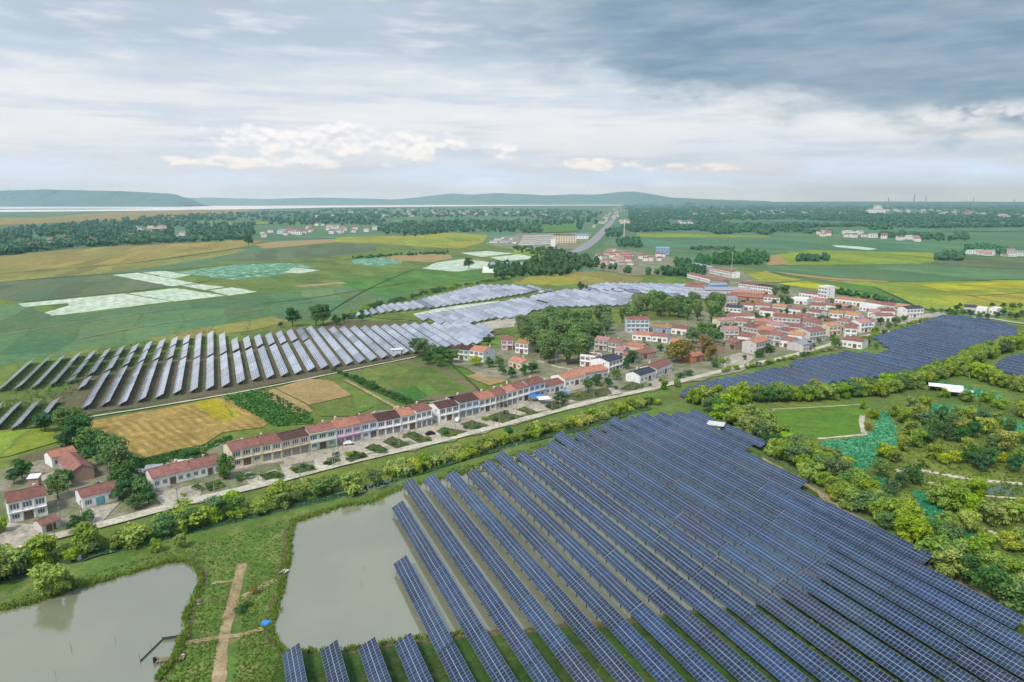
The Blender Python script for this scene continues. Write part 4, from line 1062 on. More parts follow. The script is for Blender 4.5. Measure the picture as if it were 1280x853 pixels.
# ================================================================== TREES
def leaf_cloud(rng, lobes, n, leaf, droop=0.0, flat=.0):
    """lobes: (x, y, z, rx, ry, rz); n small bent leaf sprays spread through the lobes' shells"""
    nr = np.random.RandomState(rng.randrange(10 ** 6)); L = np.array(lobes, float)
    wgt = L[:, 3] * L[:, 5]; wgt /= wgt.sum(); idx = nr.choice(len(L), n, p=wgt)
    d = nr.normal(size=(n, 3)); d /= np.linalg.norm(d, axis=1)[:, None]
    d[:, 2] = np.where((d[:, 2] < -.3) & (nr.rand(n) < .6), -d[:, 2], d[:, 2])
    r = (nr.rand(n) ** .35) * 1.08
    c = L[idx, :3] + d * L[idx, 3:6] * r[:, None]
    nn = d + nr.normal(size=(n, 3)) * .55; nn /= np.linalg.norm(nn, axis=1)[:, None]
    t1 = np.cross(nn, nr.normal(size=(n, 3))); t1 /= np.linalg.norm(t1, axis=1)[:, None]
    if droop:
        dn = np.array([0, 0, -1.0]) - nn * (-nn[:, 2])[:, None]; dn /= np.linalg.norm(dn, axis=1)[:, None] + 1e-6
        t1 = t1 * (1 - droop) + dn * droop; t1 /= np.linalg.norm(t1, axis=1)[:, None] + 1e-6
    t2 = np.cross(nn, t1)
    s = leaf * nr.uniform(.55, 1.35, n)[:, None]; asp = (1.0 + droop * 1.4)
    a = c - t1 * s * asp; b = c + t1 * s * asp; w1 = c + t2 * s * .62 + nn * s * .18; w2 = c - t2 * s * .62 + nn * s * .18
    vs = np.stack([a, w1, b, w2], 1).reshape(-1, 3); fs = np.arange(4 * n).reshape(n, 4)
    return vs, fs


def lobeset(rng, kind, H):
    if kind in ('willow', 'belt', 'mid', 'dark', 'yellow', 'rust', 'teal'):
        out = []; W_ = H * {'willow': .40, 'belt': .42, 'mid': .36, 'dark': .36, 'yellow': .44, 'rust': .36, 'teal': .42}[kind]
        n = rng.randint(14, 20)
        for i in range(n):
            a = rng.uniform(0, 6.283); r = W_ * rng.uniform(.2, 1.0) ** .7; z = H * rng.uniform(.28, .9)
            k = 1 - abs(z / H - .5) * .7
            rad = H * rng.uniform(.075, .2)
            out.append((r * math.cos(a) * k, r * math.sin(a) * k, z, rad * rng.uniform(.9, 1.25), rad * rng.uniform(.9, 1.25), rad * rng.uniform(.75, 1.1)))
        out.append((0, 0, H * .5, W_ * .58, W_ * .58, H * .28)); out.append((rng.uniform(-.1, .1) * H, rng.uniform(-.1, .1) * H, H * .84, H * .14, H * .14, H * .15))
        return out
    if kind == 'poplar':
        out = []
        for i in range(12):
            z = H * (.22 + .75 * i / 12); r = H * .19 * math.sin(math.pi * min(1, .18 + .8 * (1 - i / 12.5))) + .25
            out.append((rng.uniform(-.04, .04) * H, rng.uniform(-.04, .04) * H, z, r * rng.uniform(.8, 1.2), r * rng.uniform(.8, 1.2), H * .09))
        return out
    if kind == 'column':
        return [(rng.uniform(-.02, .02) * H, 0, H * (.16 + .8 * i / 8), H * .15 * (1 - .5 * (i / 8) ** 2), H * .15 * (1 - .5 * (i / 8) ** 2), H * .1) for i in range(9)]
    out = []                                              # shrub: several low mounds
    for i in range(7):
        a = rng.uniform(0, 6.283); r = H * rng.uniform(.1, .55)
        out.append((r * math.cos(a), r * math.sin(a), H * rng.uniform(.25, .62), H * rng.uniform(.22, .36), H * rng.uniform(.22, .36), H * rng.uniform(.24, .38)))
    return out


TREES = {}


def tree_protos(kind, nvar, H, n, leaf, mat, droop=0.0, trunk=True):
    rng = random.Random(sum(map(ord, kind)) * 7); L = []
    for i in range(nvar):
        lb = lobeset(rng, kind, H)
        vs, fs = leaf_cloud(rng, lb, n, leaf, droop)
        if droop:                                           # hanging skirts
            sk = [(x * 1.08, y * 1.08, z - rz * .8, rx * .8, ry * .8, rz * .9) for x, y, z, rx, ry, rz in lb if z < H * .66]
            v2, f2 = leaf_cloud(rng, sk, n // 3, leaf * 1.1, .85); fs = np.vstack([fs, f2 + len(vs)]); vs = np.vstack([vs, v2])
        vs[:, 2] = np.maximum(vs[:, 2], .05)
        cm_ = np_mesh('crown', vs, fs, mat); tm = None
        if trunk:
            mb = MB(); th = H * .5; lean = rng.uniform(-.04, .04) * H
            mb.tube((0, 0, -.4), (lean * .5, 0, th * .5), H * .026, H * .02, 7); mb.tube((lean * .5, 0, th * .5), (lean, 0, th), H * .02, H * .012, 7)
            for j in range(5):
                a = rng.uniform(0, 6.283); r = H * rng.uniform(.16, .3)
                mb.tube((lean * .6, 0, th * rng.uniform(.5, .95)), (r * math.cos(a), r * math.sin(a), H * rng.uniform(.5, .75)), H * .011, H * .005, 5)
            tm = mb.mesh('trunk', M['bark'])
        L.append((cm_, tm))
    TREES[kind] = (L, H)


tree_protos('willow', 4, 6.0, 2100, .24, LEAF['willow'], .55)
tree_protos('belt', 5, 6.0, 2000, .25, LEAF['belt'], .3)
tree_protos('mid', 4, 9.0, 1900, .36, LEAF['mid'])
tree_protos('dark', 4, 8.0, 1900, .34, LEAF['dark'])
tree_protos('yellow', 3, 6.0, 1700, .26, LEAF['yellow'])
tree_protos('rust', 2, 9.0, 1700, .36, LEAF['rust'])
tree_protos('teal', 2, 6.0, 1700, .28, LEAF['teal'])
tree_protos('poplar', 5, 13.0, 1900, .38, LEAF['poplar'])
tree_protos('column', 2, 9.0, 1500, .28, LEAF['dark'])
tree_protos('shrub', 4, 2.4, 700, .17, LEAF['belt'], trunk=False)
tree_protos('darkshrub', 3, 2.4, 700, .17, LEAF['dark'], trunk=False)
tree_protos('reed', 3, 2.6, 800, .2, LEAF['reed'], .6, trunk=False)
NAMES = dict(willow='willow_tree', belt='bushy_tree', mid='broadleaf_tree', dark='broadleaf_tree', yellow='yellow_flowering_tree', rust='russet_tree', teal='bushy_tree', poplar='poplar_tree', column='columnar_tree',
             shrub='shrub', darkshrub='shrub', reed='reed_clump')
TR = random.Random(77); NT_ = {'n': 0}


def plant(kind, x, y, h, label, group=None, wide=1.0):
    L, H = TREES[kind]; cm_, tm = TR.choice(L); s = h / H; nm = NAMES[kind]
    rz = TR.uniform(0, 6.283); w2 = wide * TR.uniform(.9, 1.12)
    if tm is None:
        o = ob(nm, cm_, None, (x, y, ZT), rz, (s * w2, s * w2, s)); tag(o, label, {'reed_clump': 'reeds'}.get(nm, 'shrub'), group); return o
    r = empty(nm, (x, y, ZT), rz); r.scale = (s * w2, s * w2, s); tag(r, label, 'tree', group)
    ob('crown', cm_, r); ob('trunk', tm, r); NT_['n'] += 1
    return r


def belt(px, step, rows, off, kinds, hr, label, group, jit=1.5, wide=1.0):
    """trees along a photo polyline: rows at offsets off; label takes an ordinal"""
    P = [g(*p) for p in px]; pts = []
    for r in range(rows):
        o = (r - (rows - 1) / 2) * off
        for x, y, t in resample(P, step): pts.append((x - math.sin(t) * o + TR.uniform(-jit, jit), y + math.cos(t) * o + TR.uniform(-jit, jit)))
    pts.sort(key=lambda p: p[0])
    for i, (x, y) in enumerate(pts):
        k = TR.choice(kinds); plant(k, x, y, TR.uniform(*hr), label % nth(i + 1), group, wide)


def one(kind, px, py, h, label, group=None, wide=1.0):
    x, y = g(px, py); return plant(kind, x, y, h, label, group, wide)


# --- between the lane and the ponds
belt([(-15, 728), (60, 707), (119, 690), (175, 679), (235, 664)], 6.0, 2, 4.6, ['willow', 'belt', 'belt', 'mid', 'shrub'], (3.0, 7.4), 'yellow-green willow between lane and west pond, %s from the west', 'willows between lane and west pond', 1.2, 1.35)
belt([(240, 660), (300, 645), (345, 633), (420, 614)], 6.2, 2, 4.4, ['willow', 'belt', 'mid', 'shrub'], (2.6, 6.6), 'light willow beside the ditch above the pond gap, %s from the west', 'willows beside the ditch', 1.2, 1.35)
belt([(490, 596), (560, 576), (640, 551), (700, 536), (760, 519), (820, 502)], 4.6, 2, 4.2, ['reed', 'reed', 'reed', 'belt', 'willow', 'shrub'], (2.0, 4.6), 'yellowish growth on the lane bank before the terrace, %s from the weeping willow', 'bank growth before the terrace', 1.3, 1.35)
one('willow', 64, 748, 7.6, 'big round willow standing at the edge of the west pond', wide=1.35); one('willow', 88, 738, 3.6, 'small willow leaning beside the big pond-edge willow')
one('willow', 440, 618, 6.8, 'broad dark weeping willow at the ditch corner above the middle pond', wide=1.3); one('mid', 470, 611, 6.0, 'dense dark willow joined to the broad weeping willow', wide=1.3)
one('willow', 196, 692, 3.8, 'light willow on the grass bank, first of the loose group'); one('willow', 226, 686, 4.0, 'light willow on the grass bank near the dirt track'); one('willow', 290, 640, 6.4, 'bright green willow overhanging the lane below the columnar tree', wide=1.1)
one('willow', 223, 668, 5.4, 'tall bright willow at the lane bend before the low terrace house', wide=1.1)
one('teal', 636, 546, 3.6, 'dark teal bush beside the tall reeds before the terrace', wide=1.2); one('belt', 660, 545, 4.6, 'rounded bright bush on the bank before the blue canopies', wide=1.2)
one('mid', 283, 599, 8.2, 'tall dark tree against the cream terrace house'); one('column', 282, 600, 8.6, 'dense dark columnar tree between low and tall terrace houses', wide=1.25)
one('shrub', 307, 759, 2.6, 'bush beside the dirt track on the pond strip', wide=1.0); one('rust', 318, 745, 2.4, 'small russet bush above the track bush'); one('darkshrub', 300, 768, 2.0, 'dark low bush by the dirt track on the strip')
# --- west clump by the farmhouse
for i, (px, py, h, k) in enumerate([(88, 545, 9, 'mid'), (100, 553, 8, 'dark'), (115, 567, 8, 'mid'), (128, 582, 9, 'dark'), (140, 588, 10, 'mid'), (150, 597, 9, 'mid'), (158, 610, 7, 'dark'), (166, 620, 6.5, 'dark'), (178, 625, 5.5, 'mid'), (155, 628, 5, 'dark'),
                                    (73, 625, 6.5, 'mid'), (80, 612, 5, 'dark'), (28, 600, 5.2, 'dark'), (18, 607, 4, 'dark'), (57, 541, 6, 'teal'), (170, 638, 4, 'mid'), (186, 632, 4.4, 'dark'), (95, 665, 3.6, 'dark'), (110, 655, 3.2, 'mid'), (0, 668, 3.5, 'willow'),
                                    (80, 535, 7, 'mid'), (84, 560, 6, 'dark'), (240, 584, 5, 'dark'), (252, 580, 4.6, 'mid')]):
    one(k, px, py, h * 1.3, 'green tree round the farmhouse west of the terrace, %s in the clump' % nth(i + 1), 'trees round the farmhouse', 1.2)
# --- yard shrubs before the terrace
ys = [(262, 612), (272, 607), (300, 603), (310, 600), (318, 596), (340, 597), (350, 600), (368, 590), (378, 586), (390, 588), (408, 582), (416, 578), (420, 572), (436, 572), (444, 570), (452, 574), (466, 565), (480, 568), (492, 558), (505, 549), (520, 548), (512, 544), (535, 551),
      (556, 544), (568, 546), (582, 537), (596, 537), (606, 527), (618, 528), (632, 519), (640, 525), (632, 510), (655, 515), (685, 511), (697, 512), (705, 505), (722, 497), (735, 492), (745, 495), (752, 484), (770, 488), (790, 478), (800, 486), (812, 484), (826, 478), (230, 622), (246, 615), (225, 630)]
for i, (px, py) in enumerate(ys):
    one(TR.choice(['darkshrub', 'darkshrub', 'shrub']), px, py, TR.uniform(1.2, 2.4), 'garden shrub in the plots before the terrace, %s from the west' % nth(i + 1), 'garden shrubs before the terrace', 1.1)
# --- belt along the big array
belt([(897, 513), (922, 527), (952, 549), (990, 574), (1030, 600), (1075, 632), (1120, 662), (1165, 690), (1205, 712), (1245, 738), (1300, 768)], 5.2, 2, 8.0, ['belt', 'belt', 'belt', 'mid', 'willow', 'belt', 'mid', 'belt', 'dark'], (4.6, 8.6), 'bushy tree in the belt along the large array, %s from the kiosk', 'belt trees along the large array', 2.4, 1.3)
# --- hedge north of the lawn and its fork
belt([(868, 505), (930, 503), (990, 502), (1040, 499), (1090, 494), (1130, 487), (1160, 476), (1190, 466), (1215, 452), (1260, 437), (1300, 426)], 6.2, 2, 5, ['belt', 'belt', 'willow', 'mid'], (6, 8.8), 'hedge tree between the blue array and the lawn, %s from the lane', 'hedge trees north of the lawn', 1.0, 1.15)
belt([(1218, 472), (1245, 482), (1275, 490), (1310, 496)], 6.2, 2, 5, ['belt', 'willow'], (6, 8.4), 'hedge tree on the forked branch by the white huts, %s from the fork', 'hedge trees of the fork', 1.0, 1.15)
# --- park
PK = [(1233, 545, 'yellow', 6), (1256, 566, 'yellow', 7), (1206, 540, 'yellow', 4.5), (1209, 566, 'yellow', 4.5), (1193, 580, 'yellow', 4), (1180, 582, 'yellow', 3.4), (1148, 526, 'yellow', 6), (1250, 580, 'yellow', 3.4), (1045, 628, 'yellow', 3.8), (1135, 640, 'yellow', 3.4),
      (1215, 582, 'dark', 6), (1235, 586, 'dark', 6), (1225, 590, 'teal', 5), (1200, 555, 'dark', 5.5), (1180, 552, 'dark', 6), (1165, 545, 'mid', 6), (1175, 530, 'dark', 6), (1215, 550, 'dark', 6), (1190, 535, 'mid', 5.5), (1160, 558, 'dark', 5), (1145, 560, 'belt', 5.5),
      (1128, 565, 'belt', 4.5), (1108, 575, 'belt', 4.5), (1100, 598, 'mid', 5.5), (1118, 580, 'belt', 4), (1130, 530, 'belt', 5.5), (1120, 522, 'belt', 4.5), (1140, 512, 'belt', 4.5), (1155, 512, 'willow', 4.5), (1090, 525, 'belt', 3.6), (1085, 540, 'rust', 2.8), (1078, 512, 'belt', 3),
      (1275, 522, 'willow', 5.5), (1250, 512, 'belt', 4.5), (1235, 505, 'belt', 4), (1210, 503, 'belt', 4.5), (1180, 498, 'belt', 4), (1267, 590, 'teal', 4.5), (1272, 575, 'belt', 4), (1140, 606, 'dark', 5), (1125, 612, 'dark', 4.5), (1112, 622, 'mid', 5), (1178, 635, 'belt', 6),
      (1195, 640, 'belt', 6), (1215, 648, 'willow', 5.6), (1190, 625, 'belt', 5), (1222, 620, 'belt', 4.5), (1240, 660, 'belt', 6), (1265, 655, 'willow', 5), (1210, 668, 'willow', 5.5), (1275, 640, 'yellow', 3.4), (1182, 660, 'belt', 4), (1260, 690, 'yellow', 4.6), (1228, 690, 'belt', 4),
      (1275, 690, 'belt', 4.5), (1057, 590, 'belt', 4), (1040, 580, 'belt', 4.5), (1015, 570, 'rust', 3.6), (1000, 562, 'belt', 4), (1070, 605, 'belt', 4.4), (1085, 612, 'dark', 4), (951, 531, 'darkshrub', 1.8), (1170, 575, 'belt', 4.5), (1150, 585, 'belt', 3.6), (1245, 530, 'belt', 4.4), (1262, 540, 'mid', 4.6),
      (1228, 530, 'mid', 5), (1212, 525, 'belt', 4.4), (1196, 524, 'belt', 4.6), (1240, 565, 'mid', 5), (1272, 556, 'belt', 4.4), (1160, 534, 'mid', 5.5), (1138, 545, 'belt', 5)]
pc = {}
for px, py, k, h in sorted(PK):
    pc[k] = pc.get(k, 0) + 1
    one(k, px, py, h * 1.2, {'yellow': 'golden yellow flowering tree', 'dark': 'dark green park tree', 'teal': 'dark teal park bush-tree', 'mid': 'mid-green park tree', 'belt': 'olive-green bushy park tree', 'willow': 'pale willow-like park tree', 'rust': 'russet park bush-tree', 'darkshrub': 'lone grey-green bush on the lawn'}[k] +
        ('' if k == 'darkshrub' else ' among the lotus pools, %s such from the lawn' % nth(pc[k])), 'trees among the lotus pools', 1.25)
# --- tall trees of the hamlet
for i, (px, py) in enumerate(sorted(px_scatter([(648, 418), (690, 408), (735, 404), (792, 404), (796, 412), (770, 420), (738, 432), (735, 452), (718, 462), (690, 464), (665, 450), (655, 436)], 74, TR))):
    one(TR.choice(['poplar', 'poplar', 'poplar', 'mid']), px, py, TR.uniform(12, 18), 'tall green tree in the grove west of the hamlet, %s from the rubble yard' % nth(i + 1), 'grove west of the hamlet', 1.15)
for i, (px, py) in enumerate(sorted(px_scatter([(785, 398), (850, 402), (885, 405), (905, 402), (903, 390), (870, 384), (820, 386), (790, 388)], 26, TR))):
    one(TR.choice(['poplar', 'poplar', 'poplar', 'mid']), px, py, TR.uniform(12, 18), 'tall yellow-green tree in the grove north of the hamlet, %s from the brown patch' % nth(i + 1), 'grove north of the hamlet', 1.2)
for i, (px, py, k, h) in enumerate([(848, 455, 'rust', 11), (858, 450, 'rust', 10), (882, 445, 'rust', 10), (888, 452, 'rust', 8), (880, 425, 'mid', 10), (892, 430, 'mid', 9), (905, 422, 'dark', 8), (918, 418, 'dark', 6), (900, 408, 'mid', 9), (866, 430, 'mid', 9), (840, 450, 'rust', 9), (980, 372, 'mid', 10), (968, 374, 'poplar', 11),
                                    (985, 384, 'dark', 8), (975, 382, 'mid', 9), (1040, 398, 'mid', 7), (1060, 393, 'dark', 6), (1048, 392, 'dark', 6), (1036, 385, 'rust', 7), (1028, 412, 'dark', 6), (1100, 407, 'dark', 5), (1120, 408, 'mid', 6), (1044, 436, 'mid', 6), (1012, 438, 'dark', 5), (960, 442, 'dark', 5),
                                    (1085, 433, 'dark', 3.5), (1095, 437, 'mid', 3), (790, 455, 'dark', 6), (783, 462, 'dark', 5), (770, 476, 'mid', 5), (745, 483, 'dark', 5), (735, 490, 'mid', 5), (700, 507, 'dark', 5), (760, 485, 'dark', 4), (806, 438, 'dark', 4), (825, 440, 'dark', 4), (565, 455, 'mid', 7), (552, 454, 'dark', 8),
                                    (540, 450, 'mid', 8), (528, 446, 'mid', 9), (520, 443, 'dark', 8), (535, 456, 'dark', 6), (548, 459, 'mid', 6), (595, 458, 'yellow', 5), (612, 460, 'dark', 5), (625, 460, 'mid', 5), (610, 432, 'dark', 6), (628, 470, 'dark', 4), (640, 473, 'dark', 5), (655, 470, 'dark', 5), (665, 468, 'dark', 5), (668, 410, 'dark', 6),
                                    (860, 470, 'darkshrub', 3), (850, 473, 'darkshrub', 3), (895, 460, 'darkshrub', 3), (905, 455, 'shrub', 3), (830, 488, 'belt', 4), (845, 484, 'belt', 3.4), (1130, 404, 'mid', 4.5), (1110, 413, 'mid', 5), (1095, 418, 'belt', 4)]):
    one(k, px, py, h * 1.2, 'village tree among the houses and yards, %s in the planting' % nth(i + 1), 'trees among the village houses', 1.2)
belt([(905, 466), (960, 455), (1005, 446), (1045, 437)], 6, 1, 0, ['shrub', 'shrub', 'darkshrub'], (1.8, 3.0), 'bush on the verge between lane and blue array, %s from the junction', 'verge bushes by the blue array', 1.2, 1.3)
belt([(1062, 430), (1090, 423), (1125, 412), (1160, 401)], 6, 1, 0, ['shrub', 'belt'], (2.2, 3.6), 'bush along the north verge of the blue array, %s from the bungalow', 'north verge bushes', 1.2, 1.3)
for i, (px, py) in enumerate([(1165, 392), (1176, 392), (1186, 393), (1196, 390), (1203, 396), (1212, 397), (1224, 399), (1234, 400), (1246, 398), (1254, 394), (1262, 398), (1270, 400), (1278, 396), (1254, 386), (1275, 386), (1200, 385), (1240, 385), (1192, 397), (1285, 402), (1265, 388)]):
    one(TR.choice(['dark', 'mid']), px, py, TR.uniform(4, 6.5), 'dark bush-tree round the huts beyond the blue array, %s from the village tip' % nth(i + 1), 'bush-trees round the huts', 1.2)
# --- trees in the fields
for px, py, h, k, lb in [(366, 409, 15, 'dark', 'dark field tree alone above the pale panels'), (395, 408, 15, 'mid', 'first of two merged field trees above the pale panels'), (404, 407, 16, 'dark', 'darker second of two merged field trees above the panels'), (421, 407, 8, 'dark', 'smaller field tree east of the merged pair'), (430, 404, 7, 'dark', 'low dark field tree touching the panel row'),
                         (351, 410, 4, 'dark', 'little round bush west of the lone field tree'), (452, 402, 7, 'dark', 'grey-green field tree by the single panel'), (586, 337, 16, 'dark', 'pointed dark tree beside the glasshouse'), (726, 363, 9, 'dark', 'lone round bush-tree on the golden field edge'), (733, 364, 6, 'mid', 'smaller bush beside the lone golden field bush'),
                         (311, 308, 22, 'dark', 'tall dark tree standing apart at the wood edge'), (1187, 303, 14, 'dark', 'round far tree alone on the green plain')]:
    one(k, px, py, h, lb)
belt([(440, 398), (475, 381), (510, 374), (545, 366), (580, 358), (612, 353), (640, 348)], 9, 1, 0, ['darkshrub', 'shrub', 'darkshrub'], (3, 5.5), 'dark shrub in the line above the pale panels, %s from the west', 'shrub line above the pale panels', 2.5, 1.5)
belt([(418, 465), (455, 480), (500, 500), (520, 510)], 7, 1, 0, ['darkshrub'], (1.5, 2.6), 'hedge shrub along the dirt path behind the terrace, %s from the array', 'path hedge behind the terrace', 1.2, 1.4)
print('individual trees', NT_['n'])

VT = [(x, y) for x, y in px_scatter([(880, 385), (925, 378), (985, 378), (1050, 390), (1110, 398), (1120, 405), (1060, 428), (1000, 440), (930, 452), (890, 440)], 60, TR)]
for i, (px, py) in enumerate(sorted(VT)):
    one(TR.choice(['darkshrub', 'dark', 'mid']), px, py, TR.uniform(3, 6), 'dark yard tree or bush between the houses of the dense village, %s from the west' % nth(i + 1), 'yard bushes of the dense village', 1.25)

# ================================================================== FAR WOODS, GROUND COVER (uncountable masses)
def blob(nr, n=26):
    """one far crown: a cloud of n leaf sprays, unit size"""
    d = nr.normal(size=(n, 3)); d /= np.linalg.norm(d, axis=1)[:, None]
    r = nr.uniform(.55, 1.0, n)[:, None]; c = d * r * np.array([.5, .5, .46]) + np.array([0, 0, .52])
    nn = d + nr.normal(size=(n, 3)) * .4; nn /= np.linalg.norm(nn, axis=1)[:, None]
    t1 = np.cross(nn, nr.normal(size=(n, 3))); t1 /= np.linalg.norm(t1, axis=1)[:, None]; t2 = np.cross(nn, t1)
    s = nr.uniform(.2, .36, n)[:, None]
    return np.stack([c - t1 * s, c + t2 * s * .8, c + t1 * s, c - t2 * s * .8], 1).reshape(-1, 3)


def wood(name, label, pts, mat, hr, wr, seed, nq=26):
    nr = np.random.RandomState(seed); B = [blob(nr, nq) for _ in range(16)]; out = []
    for (px, py) in pts:
        x, y = g(px, py); D = math.hypot(x, y); w_ = max(nr.uniform(*wr), D * .0027 * nr.choice((.6, .8, 1.1, 1.7, 2.4))); h = nr.uniform(*hr)
        a = nr.uniform(0, 6.283); b = B[nr.randint(16)]; ca, sa = math.cos(a), math.sin(a)
        out.append(np.stack([(b[:, 0] * ca - b[:, 1] * sa) * w_ + x, (b[:, 0] * sa + b[:, 1] * ca) * w_ + y, b[:, 2] * h + .3], 1))
    vs = np.vstack(out); o = ob(name, np_mesh(name, vs, np.arange(len(vs)).reshape(-1, 4), mat)); tag(o, label, 'trees', None, 'stuff'); return o


WR = random.Random(31)
WL = [(-40, 322), (0, 320), (60, 314), (110, 309), (180, 306), (240, 303), (300, 302), (312, 298), (330, 291), (420, 287), (470, 292), (512, 296), (560, 291), (600, 290), (660, 292), (715, 290), (745, 282), (758, 265), (690, 262), (560, 261), (420, 262), (320, 266), (200, 270), (130, 277), (60, 284), (0, 290), (-40, 292)]
WLH = [[(20, 300), (95, 294), (94, 302), (20, 308)], [(318, 281), (470, 282), (475, 296), (420, 297), (318, 299)], [(480, 273), (660, 271), (690, 277), (560, 277), (480, 281)], [(675, 283), (720, 281), (722, 290), (680, 292)], [(240, 276), (340, 277), (345, 280), (250, 282)], [(215, 284), (230, 284), (236, 300), (216, 300)],
       [(170, 285), (205, 282), (210, 291), (172, 294)], [(735, 285), (775, 258), (765, 258), (725, 287)]]
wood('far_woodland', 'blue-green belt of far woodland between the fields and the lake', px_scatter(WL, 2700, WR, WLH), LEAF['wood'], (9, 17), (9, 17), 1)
WRP = [(775, 284), (790, 291), (870, 288), (900, 294), (930, 291), (960, 295), (975, 286), (1080, 284), (1090, 288), (1140, 286), (1290, 284), (1380, 284), (1380, 256), (1290, 254.5), (1100, 254), (900, 253.5), (780, 255.5), (772, 265)]
WRH = [[(900, 276), (990, 275), (1140, 281), (1020, 283), (900, 282)], [(1080, 284), (1180, 286), (1300, 285), (1300, 290), (1150, 290)], [(760, 285), (772, 262), (785, 262), (790, 285)], [(835, 276), (865, 275), (870, 284), (835, 285)], [(1085, 262), (1160, 262), (1160, 268), (1085, 268)], [(1180, 278), (1290, 280), (1290, 283), (1180, 282)]]
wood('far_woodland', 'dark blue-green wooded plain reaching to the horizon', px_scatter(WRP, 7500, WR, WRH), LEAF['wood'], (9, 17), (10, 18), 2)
TL = [[(640, 347), (700, 345), (745, 335), (750, 328), (700, 322), (660, 330), (640, 338)], [(745, 335), (800, 344), (850, 346), (875, 350), (885, 335), (845, 328), (840, 342), (790, 344), (755, 335)], [(775, 310), (802, 310), (800, 299), (770, 301)], [(755, 297), (778, 296), (778, 287), (758, 288)], [(870, 333), (915, 331), (963, 332), (963, 322), (930, 318), (890, 322), (868, 325)],
      [(865, 313), (918, 313), (918, 309), (866, 309)], [(996, 327.5), (1037, 327.5), (1037, 323.5), (998, 323.5)], [(1168, 326), (1204, 326.5), (1204, 321), (1170, 321)], [(1205, 316), (1245, 318), (1258, 322), (1262, 314), (1230, 309), (1208, 311)], [(1095, 297), (1180, 302), (1178, 296), (1100, 291)], [(1188, 300), (1210, 302), (1208, 292), (1192, 294)],
      [(640, 309), (700, 311), (715, 318), (690, 322), (650, 316)], [(440, 323), (510, 318), (560, 316), (560, 318), (505, 320), (445, 325)], [(1040, 363), (1085, 372), (1130, 384), (1140, 387), (1085, 374), (1035, 366)], [(610, 335), (640, 333), (645, 345), (622, 350)], [(960, 290), (1000, 292), (1040, 294), (1040, 290), (970, 287)]]
for i, q in enumerate(TL):
    n = 26 + int(abs(sum(q[k][0] * q[k - 1][1] - q[k - 1][0] * q[k][1] for k in range(len(q)))) / 2 * .13)
    names = ['trees along the golden field and farm sheds', 'trees between the shophouse street and the village', 'dense dark round grove at the highway end', 'dark grove beside the highway', 'grove west of the brown field strip', 'row of thin trees on the green plain', 'dark rectangular grove in the bright rice', 'low dark grove near the far hamlet',
             'trees hiding the small far hamlet', 'trees behind the white far village', 'dark knoll of trees on the far plain', 'hedge before the shed compound', 'scrub line crossing the western fields', 'hedge line through the yellow-green fields', 'trees round the glasshouse', 'trees west of the white far village']
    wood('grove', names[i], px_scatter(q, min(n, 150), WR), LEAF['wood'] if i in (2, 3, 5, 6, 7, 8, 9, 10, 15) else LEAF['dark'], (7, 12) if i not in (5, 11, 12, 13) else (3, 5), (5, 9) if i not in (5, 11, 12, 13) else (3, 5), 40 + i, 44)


def tufts(name, label, regions, mat, size, seed, z=None):
    """low grass and weed clumps"""
    nr = np.random.RandomState(seed); rg = random.Random(seed); out = []; z = ZT
    for poly, n, holes in regions:
        for (px, py) in px_scatter(poly, n, rg, holes):
            x, y = g(px, py); s = nr.uniform(*size)
            for k in range(5):
                a = nr.uniform(0, 6.283); ca, sa = math.cos(a), math.sin(a); o = nr.uniform(-.35, .35, 2) * s; hh = s * nr.uniform(.2, .6)
                lx, ly = -sa * nr.uniform(-.4, .4) * s, ca * nr.uniform(-.4, .4) * s
                p = np.array([[x + o[0] - ca * s * .4, y + o[1] - sa * s * .4, z - .1], [x + o[0] + ca * s * .4, y + o[1] + sa * s * .4, z - .1], [x + o[0] + ca * s * .3 + lx, y + o[1] + sa * s * .3 + ly, z + hh], [x + o[0] - ca * s * .3 + lx, y + o[1] - sa * s * .3 + ly, z + hh]])
                out.append(p)
    vs = np.vstack(out); tag(ob(name, np_mesh(name, vs, np.arange(len(vs)).reshape(-1, 4), mat)), label, 'grass', None, 'stuff')


STRIP = [(-10, 762), (60, 735), (180, 700), (345, 655), (470, 620), (500, 612), (430, 633), (390, 646), (362, 660), (362, 690), (352, 740), (338, 790), (357, 819), (352, 860), (195, 862), (222, 815), (236, 770), (254, 726), (235, 702), (200, 704), (131, 727), (60, 748)]
TRK = [[(262, 860), (290, 860), (312, 706), (296, 706)]]
tufts('bank_grass_tufts', 'rough green grass on the banks round the ponds', [(STRIP, 4600, TRK), ([(345, 825), (357, 819), (440, 815), (525, 801), (611, 793), (691, 785), (777, 778), (857, 766), (930, 761), (960, 790), (960, 860), (345, 860)], 600, []),
      ([(-10, 715), (119, 680), (255, 640), (345, 618), (540, 566), (740, 515), (830, 495), (830, 503), (740, 527), (500, 594), (345, 634), (119, 694), (-10, 728)], 2600, []), ([(930, 550), (1010, 610), (1100, 670), (1180, 715), (1280, 775), (1280, 800), (1160, 720), (1000, 622), (940, 578)], 1600, [])], LEAF['tuft'], (.18, .42), 5)
def edge_pts(poly, n, seed):
    r = random.Random(seed); P = list(zip(poly, poly[1:])); o = []
    for _ in range(n):
        (a, b) = r.choice(P); t = r.random(); q = r.gauss(0, 1.6); o.append((a[0] + (b[0] - a[0]) * t + q, a[1] + (b[1] - a[1]) * t + q * .5))
    return o


